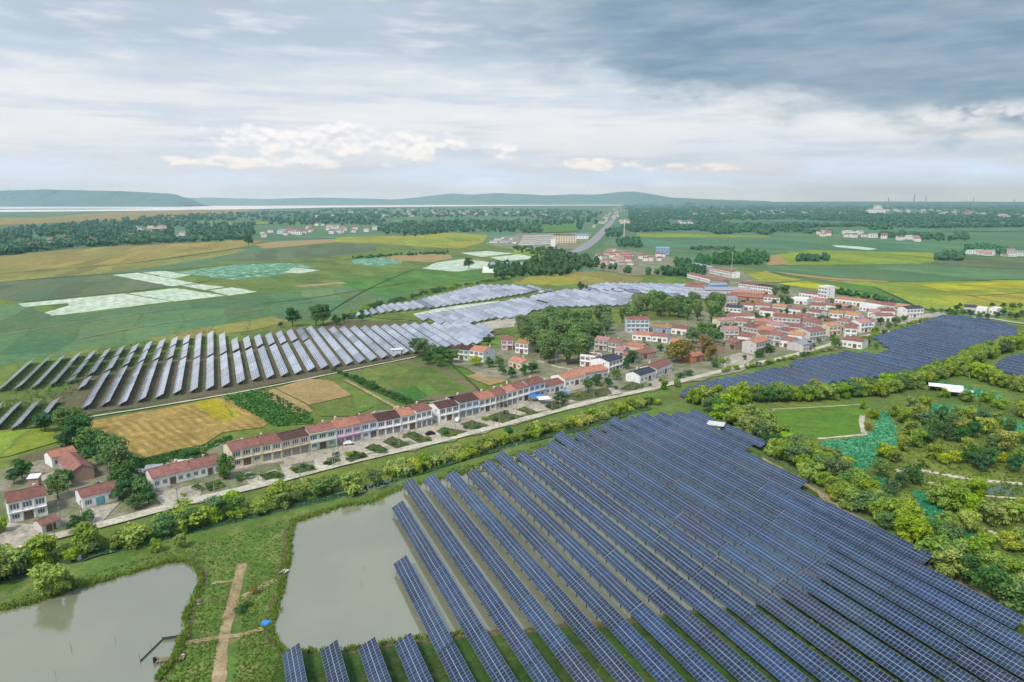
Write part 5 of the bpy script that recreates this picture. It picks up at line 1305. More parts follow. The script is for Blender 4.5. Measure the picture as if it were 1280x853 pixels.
def rushes(name, label, pts, mat, seed):
    nr = np.random.RandomState(seed); out = []
    for px, py in pts:
        x, y = g(px, py)
        for k in range(6):
            a = nr.uniform(0, 6.283); h = nr.uniform(.3, 1.0); w_ = nr.uniform(.05, .16); ox, oy = nr.uniform(-.4, .4, 2); ca, sa = math.cos(a) * w_, math.sin(a) * w_; lx, ly = nr.uniform(-.3, .3, 2)
            out.append(np.array([[x + ox - ca, y + oy - sa, ZT - .1], [x + ox + ca, y + oy + sa, ZT - .1], [x + ox + ca + lx, y + oy + sa + ly, ZT + h], [x + ox - ca + lx, y + oy - sa + ly, ZT + h]]))
    vs = np.vstack(out); tag(ob(name, np_mesh(name, vs, np.arange(len(vs)).reshape(-1, 4), mat)), label, 'rushes', None, 'stuff')


rushes('rushes', 'rushes and weeds fringing the ponds', edge_pts(POND[:17], 900, 1) + edge_pts(POND2[18:] + POND2[:6], 1100, 2), LEAF['tuft'], 3)
tufts('weeds', 'green weeds growing under the panel tables', [([(870, 560), (930, 600), (1010, 660), (1040, 720), (1010, 760), (940, 775), (1100, 860), (1280, 860), (1280, 800), (1160, 720), (1000, 622)], 1500, []), ([(640, 585), (700, 560), (760, 540), (850, 530), (850, 522), (740, 535), (640, 570), (560, 590), (560, 600)], 900, [])], LEAF['tuft'], (.4, 1.0), 6)
tufts('park_undergrowth', 'rough grass and low scrub among the lotus pools', [([(1120, 512), (1290, 500), (1290, 700), (1200, 700), (1080, 620), (1100, 570)], 2300, LOTUS), ([(905, 512), (960, 540), (1080, 625), (1100, 600), (1000, 556), (930, 516)], 900, [])], LEAF['tuft'], (.4, 1.2), 8)
tufts('lotus_leaves', 'round blue-green lotus leaves covering the pools', [(q, n, []) for q, n in zip(LOTUS, (900, 500, 450, 100, 120, 300, 500))], leafmat('lotus_leaf_mat', (62, 136, 96), (50, 118, 88), (96, 154, 114), .3, 0), (.4, 1.0), 9)
tufts('array_weeds', 'green weeds between the pale panel rows', [([(10, 480), (110, 440), (270, 412), (270, 432), (200, 452), (130, 480), (80, 500), (10, 520)], 800, []), ([(0, 500), (80, 505), (90, 530), (0, 540)], 500, [])], LEAF['tuft'], (.4, 1.1), 10)
tufts('ditch_plants', 'pale lotus and water weeds filling the ditch', [([(119, 696), (175, 684), (250, 666), (345, 642), (447, 618), (500, 602), (560, 583), (640, 559), (700, 546), (760, 529), (812, 513), (812, 508), (760, 524), (700, 541), (640, 553), (560, 577), (447, 613), (345, 637), (250, 661), (119, 690)], 1500, [])], LEAF['teal'], (.3, .8), 11)
tufts('plot_plants', 'leafy vegetables and weeds in the garden plots', [(q, 60, []) for q in PLOTS], LEAF['dark'], (.3, .9), 14)
tufts('field_scrub', 'weedy scrub at the edges of the fields behind the terrace', [([(275, 497), (330, 487), (388, 518), (392, 530), (345, 534)], 900, []), ([(150, 572), (180, 575), (255, 558), (290, 545), (290, 552), (255, 566), (180, 590)], 500, []), ([(60, 575), (80, 556), (110, 545), (120, 560), (100, 585)], 300, []), ([(430, 470), (460, 487), (520, 512), (540, 506), (500, 497), (445, 470)], 500, [])], LEAF['dark'], (.5, 1.3), 12)

# ================================================================== FAR HOUSES
def small_house(name, roof, wall, w_, d, e, rr):
    mb = MB(); mb.box(-w_ / 2, w_ / 2, -d / 2, d / 2, 0, e)
    for x in (-w_ / 2, w_ / 2): pass
    mb.hexa([(-w_ / 2, -d / 2, e), (w_ / 2, -d / 2, e), (w_ / 2, d / 2, e), (-w_ / 2, d / 2, e)], [(-w_ / 2, -.05, e + rr - .05), (w_ / 2, -.05, e + rr - .05), (w_ / 2, .05, e + rr - .05), (-w_ / 2, .05, e + rr - .05)])
    for sg in (-1, 1):
        mb.hexa([(-w_ / 2 - .3, sg * (d / 2 + .4), e - .2), (w_ / 2 + .3, sg * (d / 2 + .4), e - .2), (w_ / 2 + .3, 0, e + rr), (-w_ / 2 - .3, 0, e + rr)], [(-w_ / 2 - .3, sg * (d / 2 + .4), e), (w_ / 2 + .3, sg * (d / 2 + .4), e), (w_ / 2 + .3, 0, e + rr + .2), (-w_ / 2 - .3, 0, e + rr + .2)], 1)
    n = int(w_ // 3)
    for i in range(n):
        for z in ([1.2] if e < 4.5 else [1.2, 4.2]):
            x = -w_ / 2 + (i + .5) * w_ / n; mb.box(x - .7, x + .7, -d / 2 - .03, -d / 2 + .1, z, z + 1.4, 2)
    return mb.mesh(name, WALL[wall], ROOF[roof], M['glass'])


FH = [small_house('house', r, w_, *dim) for r, w_, dim in (('red', 'white', (11, 8, 6.4, 1.8)), ('orange', 'white', (12, 8, 3.6, 1.6)), ('brown', 'white', (10, 9, 6.4, 1.8)), ('red', 'grey', (14, 8, 4, 1.7)), ('grey', 'white', (12, 9, 6.6, 1.2)), ('white', 'white', (13, 9, 6.2, .6)), ('pink', 'white', (11, 8, 6.4, 1.7)))]
HRG = random.Random(91)


FARB = []


def far_buildings(poly, n, ang, kinds, sc):
    for px, py in px_scatter(poly, n, HRG):
        FARB.append((g(px, py), R(ang + HRG.uniform(-12, 12)), sc * HRG.uniform(.85, 1.2)))


def hamlet(label, group, poly, n, ang, kinds, sc=1.0):
    for px, py in px_scatter(poly, n, HRG):
        x, y = g(px, py); o = ob('house', HRG.choice([FH[k] for k in kinds]), None, (x, y, .6), R(ang + HRG.uniform(-12, 12)), sc * HRG.uniform(.85, 1.2))
        tag(o, label, 'house', group)


hamlet('small pale house with red-brown roof in the tree-filled far west village', 'houses of the far west village', [(0, 294), (18, 290), (20, 306), (0, 308)], 9, 20, (0, 2, 3, 6))
hamlet('small white house among the trees along the west wood edge', 'houses along the west wood edge', [(0, 310), (60, 312), (120, 304), (235, 299), (235, 294), (170, 296), (90, 304), (0, 304)], 20, 10, (0, 2, 4, 6), 1.25)
hamlet('small pale house in the clearing of the west wood', 'houses in the west wood clearing', [(168, 291), (205, 289), (208, 284), (170, 286)], 14, 5, (1, 5, 6, 3), 1.3)
hamlet('white house with red or dark roof in the street at the golden field edge', 'houses at the golden field edge', [(320, 298), (345, 296), (420, 294), (475, 291), (475, 286), (420, 285), (395, 281), (385, 288), (320, 292)], 32, -5, (0, 2, 4, 6), 1.35)
far_buildings([(360, 272), (480, 262), (660, 265), (720, 274), (640, 270), (480, 272)], 48, 0, (5, 0, 4), 1.2)
far_buildings([(742, 286), (762, 265), (770, 258), (782, 260), (778, 272), (790, 285), (772, 285), (776, 270), (760, 280)], 40, 60, (4, 6, 5, 0), .9)
hamlet('white house in the row behind the far green field', 'houses behind the far green field', [(770, 286), (790, 279), (830, 280), (860, 283), (885, 285), (900, 282), (895, 280), (840, 276), (780, 277)], 18, 0, (5, 6, 0), 1.2)
hamlet('white house of the far plain village east of the groves', 'houses of the far plain village', [(1015, 296), (1030, 290), (1060, 292), (1110, 296), (1155, 301), (1155, 303.5), (1100, 299), (1050, 297)], 26, -5, (5, 4, 2, 0), 1.25)
hamlet('pale house of the small hamlet before the dark grove', 'houses of the small plain hamlet', [(1213, 316), (1240, 317.5), (1247, 321), (1236, 321.5), (1213, 318.5)], 7, -8, (5, 1, 4))
hamlet('pale house of the hamlet at the eastern frame edge', 'houses at the eastern edge', [(1255, 318), (1290, 317), (1290, 321), (1255, 322)], 6, -8, (4, 6, 3))
far_buildings([(1085, 262), (1110, 260), (1160, 261), (1230, 267), (1290, 272), (1290, 276), (1180, 270), (1090, 265)], 44, 0, (5, 4), 1.6)
far_buildings([(860, 270), (930, 264), (1000, 264), (1060, 268), (1000, 270), (900, 272)], 44, 0, (5, 6, 4), 1.3)
hamlet('red-roofed house packed in the roadside quarter south of the highway', 'houses of the roadside quarter', [(740, 322), (760, 313), (790, 318), (830, 322), (842, 325), (838, 330), (800, 332), (770, 336), (742, 328)], 32, -25, (0, 1, 2, 3, 1, 0), .9)

mb = MB()
for (x, y), a, s in FARB:
    ca, sa = math.cos(a), math.sin(a); w_, d_, e_, r_ = 9 * s, 6 * s, 7 * s, 2.4 * s
    def q(u, v, z): return (x + u * ca - v * sa, y + u * sa + v * ca, z)
    mb.hexa([q(-w_, -d_, 0), q(w_, -d_, 0), q(w_, d_, 0), q(-w_, d_, 0)], [q(-w_, -d_, e_), q(w_, -d_, e_), q(w_, d_, e_), q(-w_, d_, e_)])
    k = 1 if HRG.random() < .45 else 2
    mb.hexa([q(-w_ - .4, -d_ - .4, e_ + .01), q(w_ + .4, -d_ - .4, e_ + .01), q(w_ + .4, d_ + .4, e_ + .01), q(-w_ - .4, d_ + .4, e_ + .01)], [q(-w_, -.1, e_ + r_), q(w_, -.1, e_ + r_), q(w_, .1, e_ + r_), q(-w_, .1, e_ + r_)], k)
tag(ob('distant_buildings', mb.mesh('distant_buildings', WALL['grey'], ROOF['pink'], ROOF['grey'])), 'pale specks of town buildings in the far woods', 'houses', None, 'stuff')

# ================================================================== BUILDINGS AND OBJECTS SEEN SINGLY
def at(px, py, z=ZT): x, y = g(px, py); return (x, y, z)


# shed compound and the four-storey block by the highway
bx, by, _ = at(691, 304); root = empty('block_of_flats', (bx, by, .6), R(-4)); tag(root, 'four-storey pale block with dark window bands beside the highway', 'building')
w4, d4, e4 = 52, 16, 17
mb = MB(); mb.box(0, w4, 0, d4, 0, e4); mb.box(6, 16, 3, 10, e4, e4 + 3); ob('wall', mb.mesh('wall', WALL['cream']), root)
mb = MB(); mb.box(-1, w4 + 1, -1, d4 + 1, e4 + 3.005, e4 + 3.4); mb.box(-.8, w4 + .8, -.8, d4 + .8, e4 + .003, e4 + .5); ob('roof', mb.mesh('roof', ROOF['tan']), root)
for f in range(4):
    for i in range(9):
        fm, pm = unit_window(2, 1, 'frame'); o = ob('window', fm, root, (3 + i * 5.6, 0, f * 4.1 + 1.3)); o.scale = (3.4, 1, 2.2); ob('pane', pm, o)
sh = MB(); sh.box(0, 34, 0, 9, 0, 4); shm = sh.mesh('wall', WALL['white'])
rf = MB(); rf.hexa([(-.5, -.5, 3.9), (34.5, -.5, 3.9), (34.5, 4.5, 6), (-.5, 4.5, 6)], [(-.5, -.5, 4.1), (34.5, -.5, 4.1), (34.5, 4.5, 6.2), (-.5, 4.5, 6.2)]); rf.hexa([(-.5, 9.5, 3.9), (34.5, 9.5, 3.9), (34.5, 4.5, 6), (-.5, 4.5, 6)], [(-.5, 9.5, 4.1), (34.5, 9.5, 4.1), (34.5, 4.5, 6.2), (-.5, 4.5, 6.2)])
rfm = rf.mesh('roof', ROOF['grey'])
i = 0
for c in range(3):
    for r in range(5):
        px, py = 648 + c * 14.5 + r * 1.6, 306.5 - r * 2.6 - c * .6
        x, y, z = at(px, py, .6); o = empty('shed', (x, y, z), R(-6)); i += 1; o.scale = (1.0, 1, ZT)
        tag(o, 'long low white-roofed shed in the compound west of the block, %s from the front' % nth(i), 'shed', 'white-roofed sheds of the compound'); ob('wall', shm, o); ob('roof', rfm, o)
for k, (px, py) in enumerate([(612, 304), (618, 301), (626, 304), (634, 303), (640, 300), (630, 299), (645, 305)]):
    x, y, z = at(px, py, .6); o = empty('shed', (x, y, z), R(10 * k)); o.scale = (.5, 1, .8); tag(o, 'small pale shed at the west end of the compound, %s from the corner' % nth(k + 1), 'shed', 'small sheds at the compound end'); ob('wall', shm, o); ob('roof', rfm, o)
mb = MB(); mb.box(0, 9, 0, 9, 0, 15); mb.box(-.3, 9.3, -.3, 9.3, 15, 15.5)
x, y, z = at(688.5, 309, .6); tag(ob('tower_house', mb.mesh('tower_house', WALL['white']), None, (x, y, z)), 'slim white tower-like house before the four-storey block', 'building')
for (px, py, wd, dp, hh, roof, wall, lb) in [(715, 299, 40, 26, 8, 'blue', 'white', 'blue-roofed hall behind the four-storey block'), (820, 320, 22, 16, 12, 'blue', 'skyblue', 'tall blue building with pale blue roof at the roadside quarter'), (612, 337, 46, 20, 6, 'grey', 'grey', 'dark grey farm shed beside the glasshouse'),
                                              (881, 371, 44, 16, 6, 'grey', 'grey', 'wide grey metal-roofed workshop at the village west edge'), (862, 362, 34, 10, 5, 'red', 'white', 'long red-roofed shed beside the pale panels'), (1085, 266.5, 120, 60, 22, 'grey', 'white', 'pale works hall of the far industrial quarter')]:
    x, y, z = at(px, py, .6); o = empty('hall', (x, y, z), R(-8)); tag(o, lb, 'building')
    mb = MB(); mb.box(0, wd, 0, dp, 0, hh); ob('wall', mb.mesh('wall', WALL[wall]), o)
    rm = MB(); r2 = dp * .14
    for s_ in (0, 1):
        y0 = -.6 if s_ == 0 else dp + .6
        rm.hexa([(-.5, y0, hh), (wd + .5, y0, hh), (wd + .5, dp / 2, hh + r2), (-.5, dp / 2, hh + r2)], [(-.5, y0, hh + .25), (wd + .5, y0, hh + .25), (wd + .5, dp / 2, hh + r2 + .25), (-.5, dp / 2, hh + r2 + .25)])
    ob('roof', rm.mesh('roof', ROOF[roof]), o)
    fm, pm = unit_window(2, 1, 'frame')
    for k in range(max(3, int(wd // 7))):
        q = ob('window', fm, o, ((k + .5) * wd / max(3, int(wd // 7)), 0, hh * .4)); q.scale = (3, 1, hh * .3); ob('pane', pm, q)
x, y, z = at(603, 342, .6); o = empty('glasshouse', (x, y, z), R(0)); tag(o, 'low green-white glasshouse beside the dark farm shed', 'glasshouse')
for k in range(4):
    mb = MB(); mb.hexa([(0, k * 12, 0), (34, k * 12, 0), (34, k * 12 + 11, 0), (0, k * 12 + 11, 0)], [(0, k * 12 + 3, 4), (34, k * 12 + 3, 4), (34, k * 12 + 8, 4), (0, k * 12 + 8, 4)]); ob('bay', mb.mesh('bay', WALL['green' if k == 0 else 'white']), o)
# cooling tower and chimneys far to the east
mb = MB(); prev = None
x, y, z = at(1097, 264, 0)
for (h0, r0), (h1, r1) in zip([(0, 62), (20, 52), (45, 44), (70, 42), (85, 45)], [(20, 52), (45, 44), (70, 42), (85, 45), (85.5, 43)]): mb.tube((0, 0, h0), (0, 0, h1), r0, r1, 28)
tag(ob('cooling_tower', mb.mesh('cooling_tower', WALL['grey']), None, (x, y, 0), 0, (.8, .8, .62)), 'squat pale cooling tower in the far industrial quarter', 'tower')
for px, top, lb in [(1111, 246, 'dark far chimney nearest the cooling tower'), (1143.5, 242.5, 'tallest pale far chimney of the horizon'), (1158, 245, 'thin pale far chimney beside the tallest one'), (1217.5, 246.5, 'dark far chimney standing alone east of the pale ones'), (1268, 249, 'last short far chimney towards the east edge')]:
    D = 10200.0; b_ = (426.5 - top) / F; dz = -SP + b_ * CP; fy = CP + b_ * SP; hh = HC + dz / fy * D; x = (px - 640) / F / fy * D
    mb = MB(); mb.tube((0, 0, 0), (0, 0, hh * .6), 8, 6, 12); mb.tube((0, 0, hh * .6), (0, 0, hh), 6, 4.5, 12)
    tag(ob('chimney_stack', mb.mesh('chimney_stack', M['concrete']), None, (x, D, 0)), lb, 'chimney')
x, y, z = at(780, 296, .6); mb = MB(); mb.tube((0, 0, 0), (0, 0, 42), 1.0, .6, 8); mb.box(-2, 2, -.5, .5, 40, 42); mb.box(-.5, .5, -2, 2, 37, 39)
tag(ob('radio_mast', mb.mesh('radio_mast', M['whitepaint']), None, (x, y, z)), 'white radio mast beside the dark grove at the highway end', 'mast')
for px, py, h, lb in [(914, 347, 30, 'tall floodlight mast above the village west houses'), (788, 397, 14, 'thin mast behind the three-storey white house')]:
    x, y, z = at(px, py, .6); mb = MB(); mb.tube((0, 0, 0), (0, 0, h), .22, .12, 8); mb.box(-1.1, 1.1, -.2, .2, h - .4, h + .2); tag(ob('light_mast', mb.mesh('light_mast', M['whitepaint']), None, (x, y, z)), lb, 'mast')

# kiosk at the corner of the large array
x, y, z = at(884.5, 541, ZT); root = empty('inverter_kiosk', (x, y, z), R(-24)); tag(root, 'white kiosk with overhanging flat roof at the corner of the large array', 'kiosk')
mb = MB(); mb.box(.6, 4.8, .6, 4.2, 0, 2.9); ob('wall', mb.mesh('wall', M['whitepaint']), root)
mb = MB(); mb.box(-.6, 6.4, -.5, 5.2, 3.0, 3.25); mb.box(.4, 5.4, .4, 4.4, 2.9, 3.0); ob('roof', mb.mesh('roof', ROOF['white']), root)
mb = MB(); mb.box(1.4, 2.5, .52, .6, .05, 2.2); ob('door', mb.mesh('door', M['shutter']), root)
mb = MB(); mb.box(0, 5.8, -.2, 4.8, -.3, .12); ob('base', mb.mesh('base', M['concrete']), root)
x, y, z = at(398, 442); x, y, z = at(489, 444, ZT); root = empty('inverter_kiosk', (x, y, z), R(8)); tag(root, 'white-roofed kiosk among the pale panel rows by the path end', 'kiosk')
mb = MB(); mb.box(0, 6, 0, 3.5, 0, 2.7); ob('wall', mb.mesh('wall', WALL['white']), root); mb = MB(); mb.box(-.4, 7.4, -.4, 4.2, 2.7, 2.95); ob('roof', mb.mesh('roof', ROOF['white']), root)
for px, py, L, lb in [(1160, 490, 15, 'white-roofed open barn by the hedge fork, the longer one'), (1177, 496.5, 13, 'white-roofed open barn by the hedge fork, the nearer one')]:
    x, y, z = at(px, py, ZT); o = empty('barn', (x, y, z), R(-28)); tag(o, lb, 'barn')
    mb = MB(); mb.box(0, L, 0, 7, 2.6, 2.8); mb.hexa([(0, 0, 2.8), (L, 0, 2.8), (L, 7, 2.8), (0, 7, 2.8)], [(0, 3.4, 3.6), (L, 3.4, 3.6), (L, 3.6, 3.6), (0, 3.6, 3.6)]); ob('roof', mb.mesh('roof', ROOF['white']), o)
    mb = MB(); mb.box(.3, L - .3, 6.2, 6.4, 0, 2.6); mb.box(.3, .5, .6, 6.2, 0, 2.6); ob('wall', mb.mesh('wall', WALL['brick']), o)
    for k in range(5): mb = MB(); mb.tube((.4 + k * (L - .8) / 4, .4, 0), (.4 + k * (L - .8) / 4, .4, 2.6), .1, n=6); ob('post', mb.mesh('post', M['wood']), o)
x, y, z = at(1072, 620, ZT); root = empty('park_hut', (x, y, z), R(20)); tag(root, 'small hut with pale grey roof hidden in the tree belt', 'hut')
mb = MB(); mb.box(.3, 4.2, .3, 3.8, 0, 3.6); ob('wall', mb.mesh('wall', WALL['grey']), root)
mb = MB(); mb.hexa([(-.3, -.3, 3.6), (4.8, -.3, 3.6), (4.8, 4.4, 3.6), (-.3, 4.4, 3.6)], [(2, 1.9, 5), (2.5, 1.9, 5), (2.5, 2.2, 5), (2, 2.2, 5)]); ob('roof', mb.mesh('roof', ROOF['grey']), root)

# open sheds at the west end
for px, py, wd, hh, rf_, lb in [(173, 603, 4.5, 2.6, 'grey', 'grey lean-to shed left of the low terrace house'), (182, 597, 5, 2.4, 'grey', 'second grey lean-to behind the low terrace house'), (222, 593, 5, 3.2, 'white', 'white flat-roofed outhouse behind the low terrace house'), (262, 588, 8, 2.4, 'grey', 'grey shed roof behind the second terrace house'), (36, 611, 3, 3.0, 'white', 'little white tank house behind the two-storey white house')]:
    x, y, z = at(px, py); o = empty('lean_to_shed', (x, y, z), R(16)); tag(o, lb, 'shed')
    mb = MB(); mb.box(0, wd, 0, .15, 0, hh); mb.box(0, .15, .15, 3, 0, hh); mb.box(wd - .15, wd, .15, 3, 0, hh); ob('wall', mb.mesh('wall', WALL['brick']), o)
    mb = MB(); mb.hexa([(-.3, -.4, hh), (wd + .3, -.4, hh), (wd + .3, 3.3, hh + .4), (-.3, 3.3, hh + .4)], [(-.3, -.4, hh + .12), (wd + .3, -.4, hh + .12), (wd + .3, 3.3, hh + .52), (-.3, 3.3, hh + .52)]); ob('roof', mb.mesh('roof', ROOF[rf_]), o)
# canopies
for px, py, wd, dp, mat, lb in [(664, 505, 6, 4, 'bluetarp', 'bright blue canopy before the tall blue house'), (674, 508, 6, 4.5, 'whitepaint', 'white canopy next to the blue canopy'), (699, 500, 5, 3.5, 'bluetarp', 'small blue canopy in the garden past the white canopy')]:
    x, y, z = at(px, py); o = empty('canopy', (x, y, z), R(16)); tag(o, lb, 'canopy')
    mb = MB(); mb.hexa([(0, 0, 2.5), (wd, 0, 2.5), (wd, dp, 2.9), (0, dp, 2.9)], [(0, 0, 2.58), (wd, 0, 2.58), (wd, dp, 2.98), (0, dp, 2.98)]); ob('roof', mb.mesh('roof', M[mat]), o)
    for a_ in (.1, wd - .1):
        for b_ in (.1, dp - .1): mb = MB(); mb.tube((a_, b_, 0), (a_, b_, 2.55), .06, n=6); ob('post', mb.mesh('post', M['steel']), o)


def car(px, py, rz, label, mat):
    x, y, z = at(px, py, ZT + .1); o = empty('parked_car', (x, y, z), rz); tag(o, label, 'car')
    bm = bmesh.new(); pr_ = [(-2.1, .35), (-2.1, .75), (-1.35, .9), (-.8, 1.42), (.75, 1.45), (1.35, .98), (2.05, ZT), (2.15, .4)]
    vs = [[bm.verts.new((a, s * (.85 if b < 1 else .66), b)) for a, b in pr_] for s in (-1, 1)]
    bm.faces.new(vs[0][::-1]); bm.faces.new(vs[1])
    for i in range(len(pr_)): bm.faces.new((vs[0][i], vs[0][(i + 1) % 8], vs[1][(i + 1) % 8], vs[1][i]))
    bmesh.ops.recalc_face_normals(bm, faces=bm.faces); bmesh.ops.bevel(bm, geom=bm.edges[:], offset=.07, segments=2, affect='EDGES')
    me = bpy.data.meshes.new('body'); bm.to_mesh(me); bm.free(); me.materials.append(mat); ob('body', me, o)
    mb = MB()
    for s in (-1, 1): mb.hexa([(-.95, s * .82, .92), (.95, s * .82, .92), (.95, s * .80, .92), (-.95, s * .80, .92)], [(-.6, s * .71, 1.36), (.6, s * .71, 1.36), (.6, s * .69, 1.36), (-.6, s * .69, 1.36)])
    mb.hexa([(.82, -.6, 1.40), (.82, .6, 1.40), (.80, .6, 1.38), (.80, -.6, 1.38)], [(1.33, -.72, 1.04), (1.33, .72, 1.04), (1.31, .72, 1.02), (1.31, -.72, 1.02)])
    ob('glass', mb.mesh('glass', M['glass']), o)
    for a in (-1.3, 1.35):
        for s in (-1, 1): mb = MB(); mb.tube((a, s * .68, .33), (a, s * .88, .33), .33, n=14); ob('wheel', mb.mesh('wheel', M['black']), o)


car(436, 557.5, R(20), 'white car parked before the pink-walled terrace house', M['whitepaint']); car(572, 528, R(80), 'white car parked before the long dark terrace roof', M['whitepaint'])
car(538, 545, R(30), 'dark grey car parked in the forecourt gap of the terrace', M['black'])

# lane poles and lamps
POLE = {}
def pole(px, py, h, label, arm=False):
    k = (round(h), arm)
    if k not in POLE:
        mb = MB(); mb.tube((0, 0, -.2), (0, 0, h), .15, .1, 8); a = MB()
        if arm: a.tube((0, 0, h - .2), (1.2, 0, h + .25), .05, n=6); a.box(1.0, 1.6, -.13, .13, h + .22, h + .34)
        else: a.box(-.75, .75, -.06, .06, h - .5, h - .38); [a.tube((t, 0, h - .38), (t, 0, h - .18), .04, n=6) for t in (-.65, 0, .65)]
        POLE[k] = (mb.mesh('pole', M['concrete']), a.mesh('lamp_arm' if arm else 'crossarm', M['steel']))
    x, y, z = at(px, py); o = empty('street_lamp' if arm else 'utility_pole', (x, y, z), R(100)); tag(o, label, 'street lamp' if arm else 'pole', 'lamps along the lane' if arm else 'poles along the lane')
    ob('pole', POLE[k][0], o); ob('lamp_arm' if arm else 'crossarm', POLE[k][1], o)


PL = [(77, 661, 8), (104, 655, 7), (69, 678, 7), (222, 626, 4), (268, 617, 8), (323, 602, 7), (375, 598, 6), (416, 584, 10), (418.5, 583.5, 10), (424, 582.5, 7), (499, 560, 6.5), (569, 542, 7), (624, 534, 6), (645.5, 526, 6), (690, 513, 7), (700, 512, 6), (742, 500, 6.5), (773, 491, 6.5), (800, 489, 5), (846, 476, 6.5), (856, 471, 6), (695, 459, 9), (892, 459, 6), (908, 458, 6), (960, 452, 6), (1113, 398, 9), (1150, 384, 9), (1163, 388, 10), (1232, 391, 10)]
for i, (px, py, h) in enumerate(PL):
    arm = i % 3 == 2
    pole(px, py, h, ('thin pale lamp standing by the lane, %s from the west' if arm else 'thin concrete pole by the lane, %s from the west') % nth(i + 1), arm)

# pond gear
x, y, z = at(196, 833, ZT); root = empty('fishing_platform', (x, y, z), R(12)); tag(root, 'timber fishing platform with black drum at the west pond shore', 'platform')
mb = MB()
for k in range(9): mb.box(-.2 + k * .62, .3 + k * .62, 0, 1.6, .35, .43)
ob('deck', mb.mesh('deck', M['wood']), root)
for k in range(6): mb = MB(); mb.tube((k % 3 * 2.5, .1 + 1.4 * (k // 3), -.8), (k % 3 * 2.5, .1 + 1.4 * (k // 3), .6), .07, n=6); ob('post', mb.mesh('post', M['wood']), root)
mb = MB(); mb.tube((-.5, .8, .1), (-.5, .8, 1.0), .38, n=12); ob('drum', mb.mesh('drum', M['black']), root)
x, y, z = at(203, 803, ZT); root = empty('net_pen', (x, y, z), R(6)); tag(root, 'dark net pen on thin poles beside the fishing platform', 'net')
L_ = [(0, 0), (5.2, .8), (5.6, -.6)]
mb = MB()
for a, b in zip(L_, L_[1:]): mb.hexa([(a[0], a[1], -.1), (b[0], b[1], -.1), (b[0], b[1] + .03, -.1), (a[0], a[1] + .03, -.1)], [(a[0], a[1], .7), (b[0], b[1], .7), (b[0], b[1] + .03, .7), (a[0], a[1] + .03, .7)])
mb.hexa([(0, 0, -.1), (-1.8, -7.4, -.1), (-1.77, -7.4, -.1), (.03, 0, -.1)], [(0, 0, .35), (-1.8, -7.4, .35), (-1.77, -7.4, .35), (.03, 0, .35)])
ob('netting', mb.mesh('netting', M['netting']), root)
for a, b in L_ + [(-.9, -3.7), (-1.8, -7.4)]: mb = MB(); mb.tube((a, b, -.8), (a, b, 1.7), .045, n=6); ob('pole', mb.mesh('pole', M['wood']), root)
x, y, z = at(355, 722, ZT); root = empty('feeding_stage', (x, y, z), R(70)); tag(root, 'small white-topped feeding stage at the middle pond shore', 'stage')
mb = MB(); mb.box(0, 2.2, 0, 1.4, .5, .58); ob('deck', mb.mesh('deck', M['whitepaint']), root); mb = MB(); mb.box(-.6, -.05, .2, .9, .2, .9); ob('feeder', mb.mesh('feeder', M['black']), root)
for k in range(4): mb = MB(); mb.tube((.2 + 1.8 * (k % 2), .2 + (k // 2), -.6), (.2 + 1.8 * (k % 2), .2 + (k // 2), .5), .06, n=6); ob('post', mb.mesh('post', M['wood']), root)


def heap(name, px, py, w_, h, mat, label, cat, seed):
    r = random.Random(seed); bm = bmesh.new(); bmesh.ops.create_icosphere(bm, subdivisions=3, radius=1)
    for v in bm.verts: v.co = (v.co.x * w_ * r.uniform(.88, 1.08), v.co.y * w_ * .6 * r.uniform(.88, 1.08), max(-.1, v.co.z * h * r.uniform(.75, 1.1)))
    me = bpy.data.meshes.new(name); bm.to_mesh(me); bm.free(); me.materials.append(mat); x, y, z = at(px, py, ZT); tag(ob(name, me, None, (x, y, z)), label, cat)


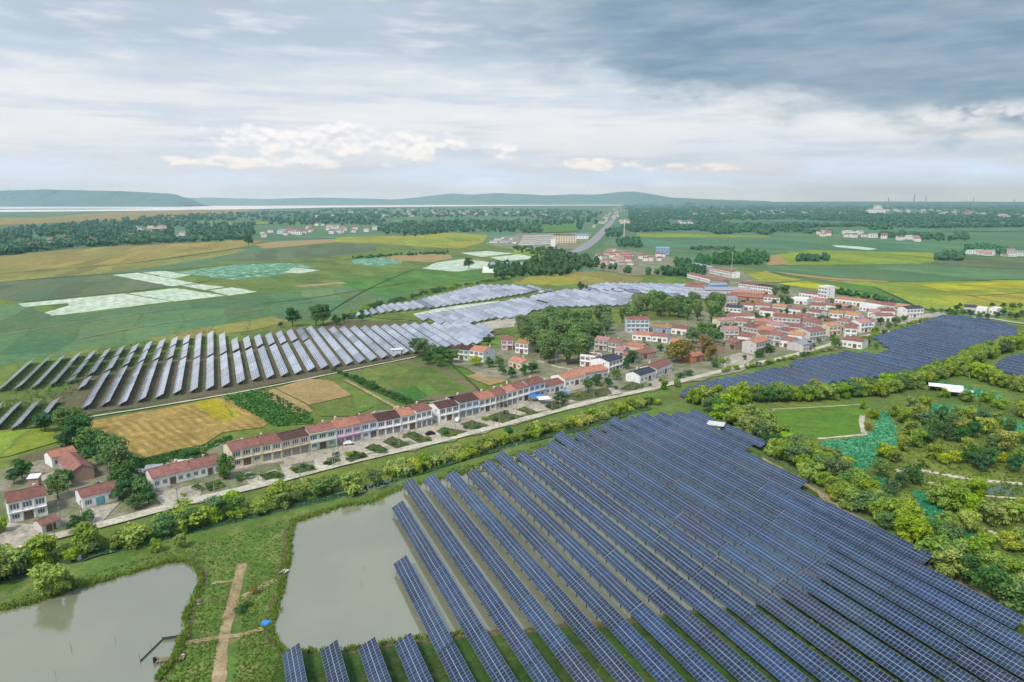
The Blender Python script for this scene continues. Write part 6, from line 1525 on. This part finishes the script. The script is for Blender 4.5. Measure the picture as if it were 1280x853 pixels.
heap('tarpaulin', 334, 782, 1.5, .8, M['bluetarp'], 'crumpled bright blue tarpaulin at the pond shore path', 'tarpaulin', 1)
heap('tarpaulin', 340, 797, 1.1, .6, plain('navy_tarp_mat', (44, 66, 110), .6), 'dark navy tarpaulin bundle below the bright blue one', 'tarpaulin', 2)
heap('earth_heap', 248, 754, 1.2, .6, M['soil'], 'dark earth heap at the shore of the west pond', 'heap', 3)
heap('stone', 248, 758, .5, .35, M['concrete'], 'pale stone beside the dark earth heap', 'stone', 4)
heap('stone', 229, 822, .5, .4, M['whitepaint'], 'white stone next to the fishing platform', 'stone', 5)
for i, (px, py) in enumerate([(90, 818), (88, 812), (70, 850), (145, 806), (455, 715), (452, 735), (362, 700), (358, 745), (354, 765)]):
    x, y, z = at(px, py, ZT); mb = MB(); mb.tube((0, 0, -.4), (.15, 0, 1.5), .04, .03, 6); tag(ob('stake', mb.mesh('stake', M['wood']), None, (x, y, z), i), 'thin wooden stake standing in the %s pond water, %s of its pond' % ('west' if i < 4 else 'middle', nth(i + 1 if i < 4 else i - 3)), 'stake', 'stakes in the ponds')
# fences along the array verge and the pale rows
def fence(label, px, h, step, mat):
    P = resample([g(*p) for p in px], step); x0, y0 = P[0][:2]; root = empty('fence', (x0, y0, ZT)); tag(root, label, 'fence')
    mb = MB()
    for (a, b) in zip(P, P[1:]):
        for zz in (.35, .7, 1.0): mb.tube((a[0] - x0, a[1] - y0, h * zz), (b[0] - x0, b[1] - y0, h * zz), .022, n=4)
    ob('wire', mb.mesh('wire', M['steel']), root); pm = post_mesh(h + .1, .05, mat, ('fence', h))
    for p in P[:100]: ob('post', pm, root, (p[0] - x0, p[1] - y0, 0))


fence('thin post and wire fence between the large array and the tree belt', [(930, 548), (965, 575), (1020, 614), (1110, 675), (1180, 718), (1280, 786)], 1.6, 3.2, M['concrete'])
fence('low pale fence along the front of the pale panel rows', [(107, 521), (200, 505), (320, 485), (440, 460), (505, 449)], 1.3, 5, M['concrete'])

# ------------------------------------------------------------------ the air
hm = bpy.data.materials.new('haze_mat'); hm.use_nodes = True
ht = NT(hm.node_tree)
pv = ht.n('ShaderNodeVolumePrincipled', {'Color': (.50, .77, 1.0, 1), 'Absorption Color': (1, 1, 1, 1), 'Density': 8.4e-5, 'Anisotropy': .6})
ht.n('ShaderNodeOutputMaterial', {'Volume': pv.outputs[0]})
hb = MB(); hb.box(-18000, 18000, -600, 22000, -2, 410)
tag(ob('haze', hb.mesh('haze', hm)), 'thin pale blue haze over the whole plain', kind='stuff')
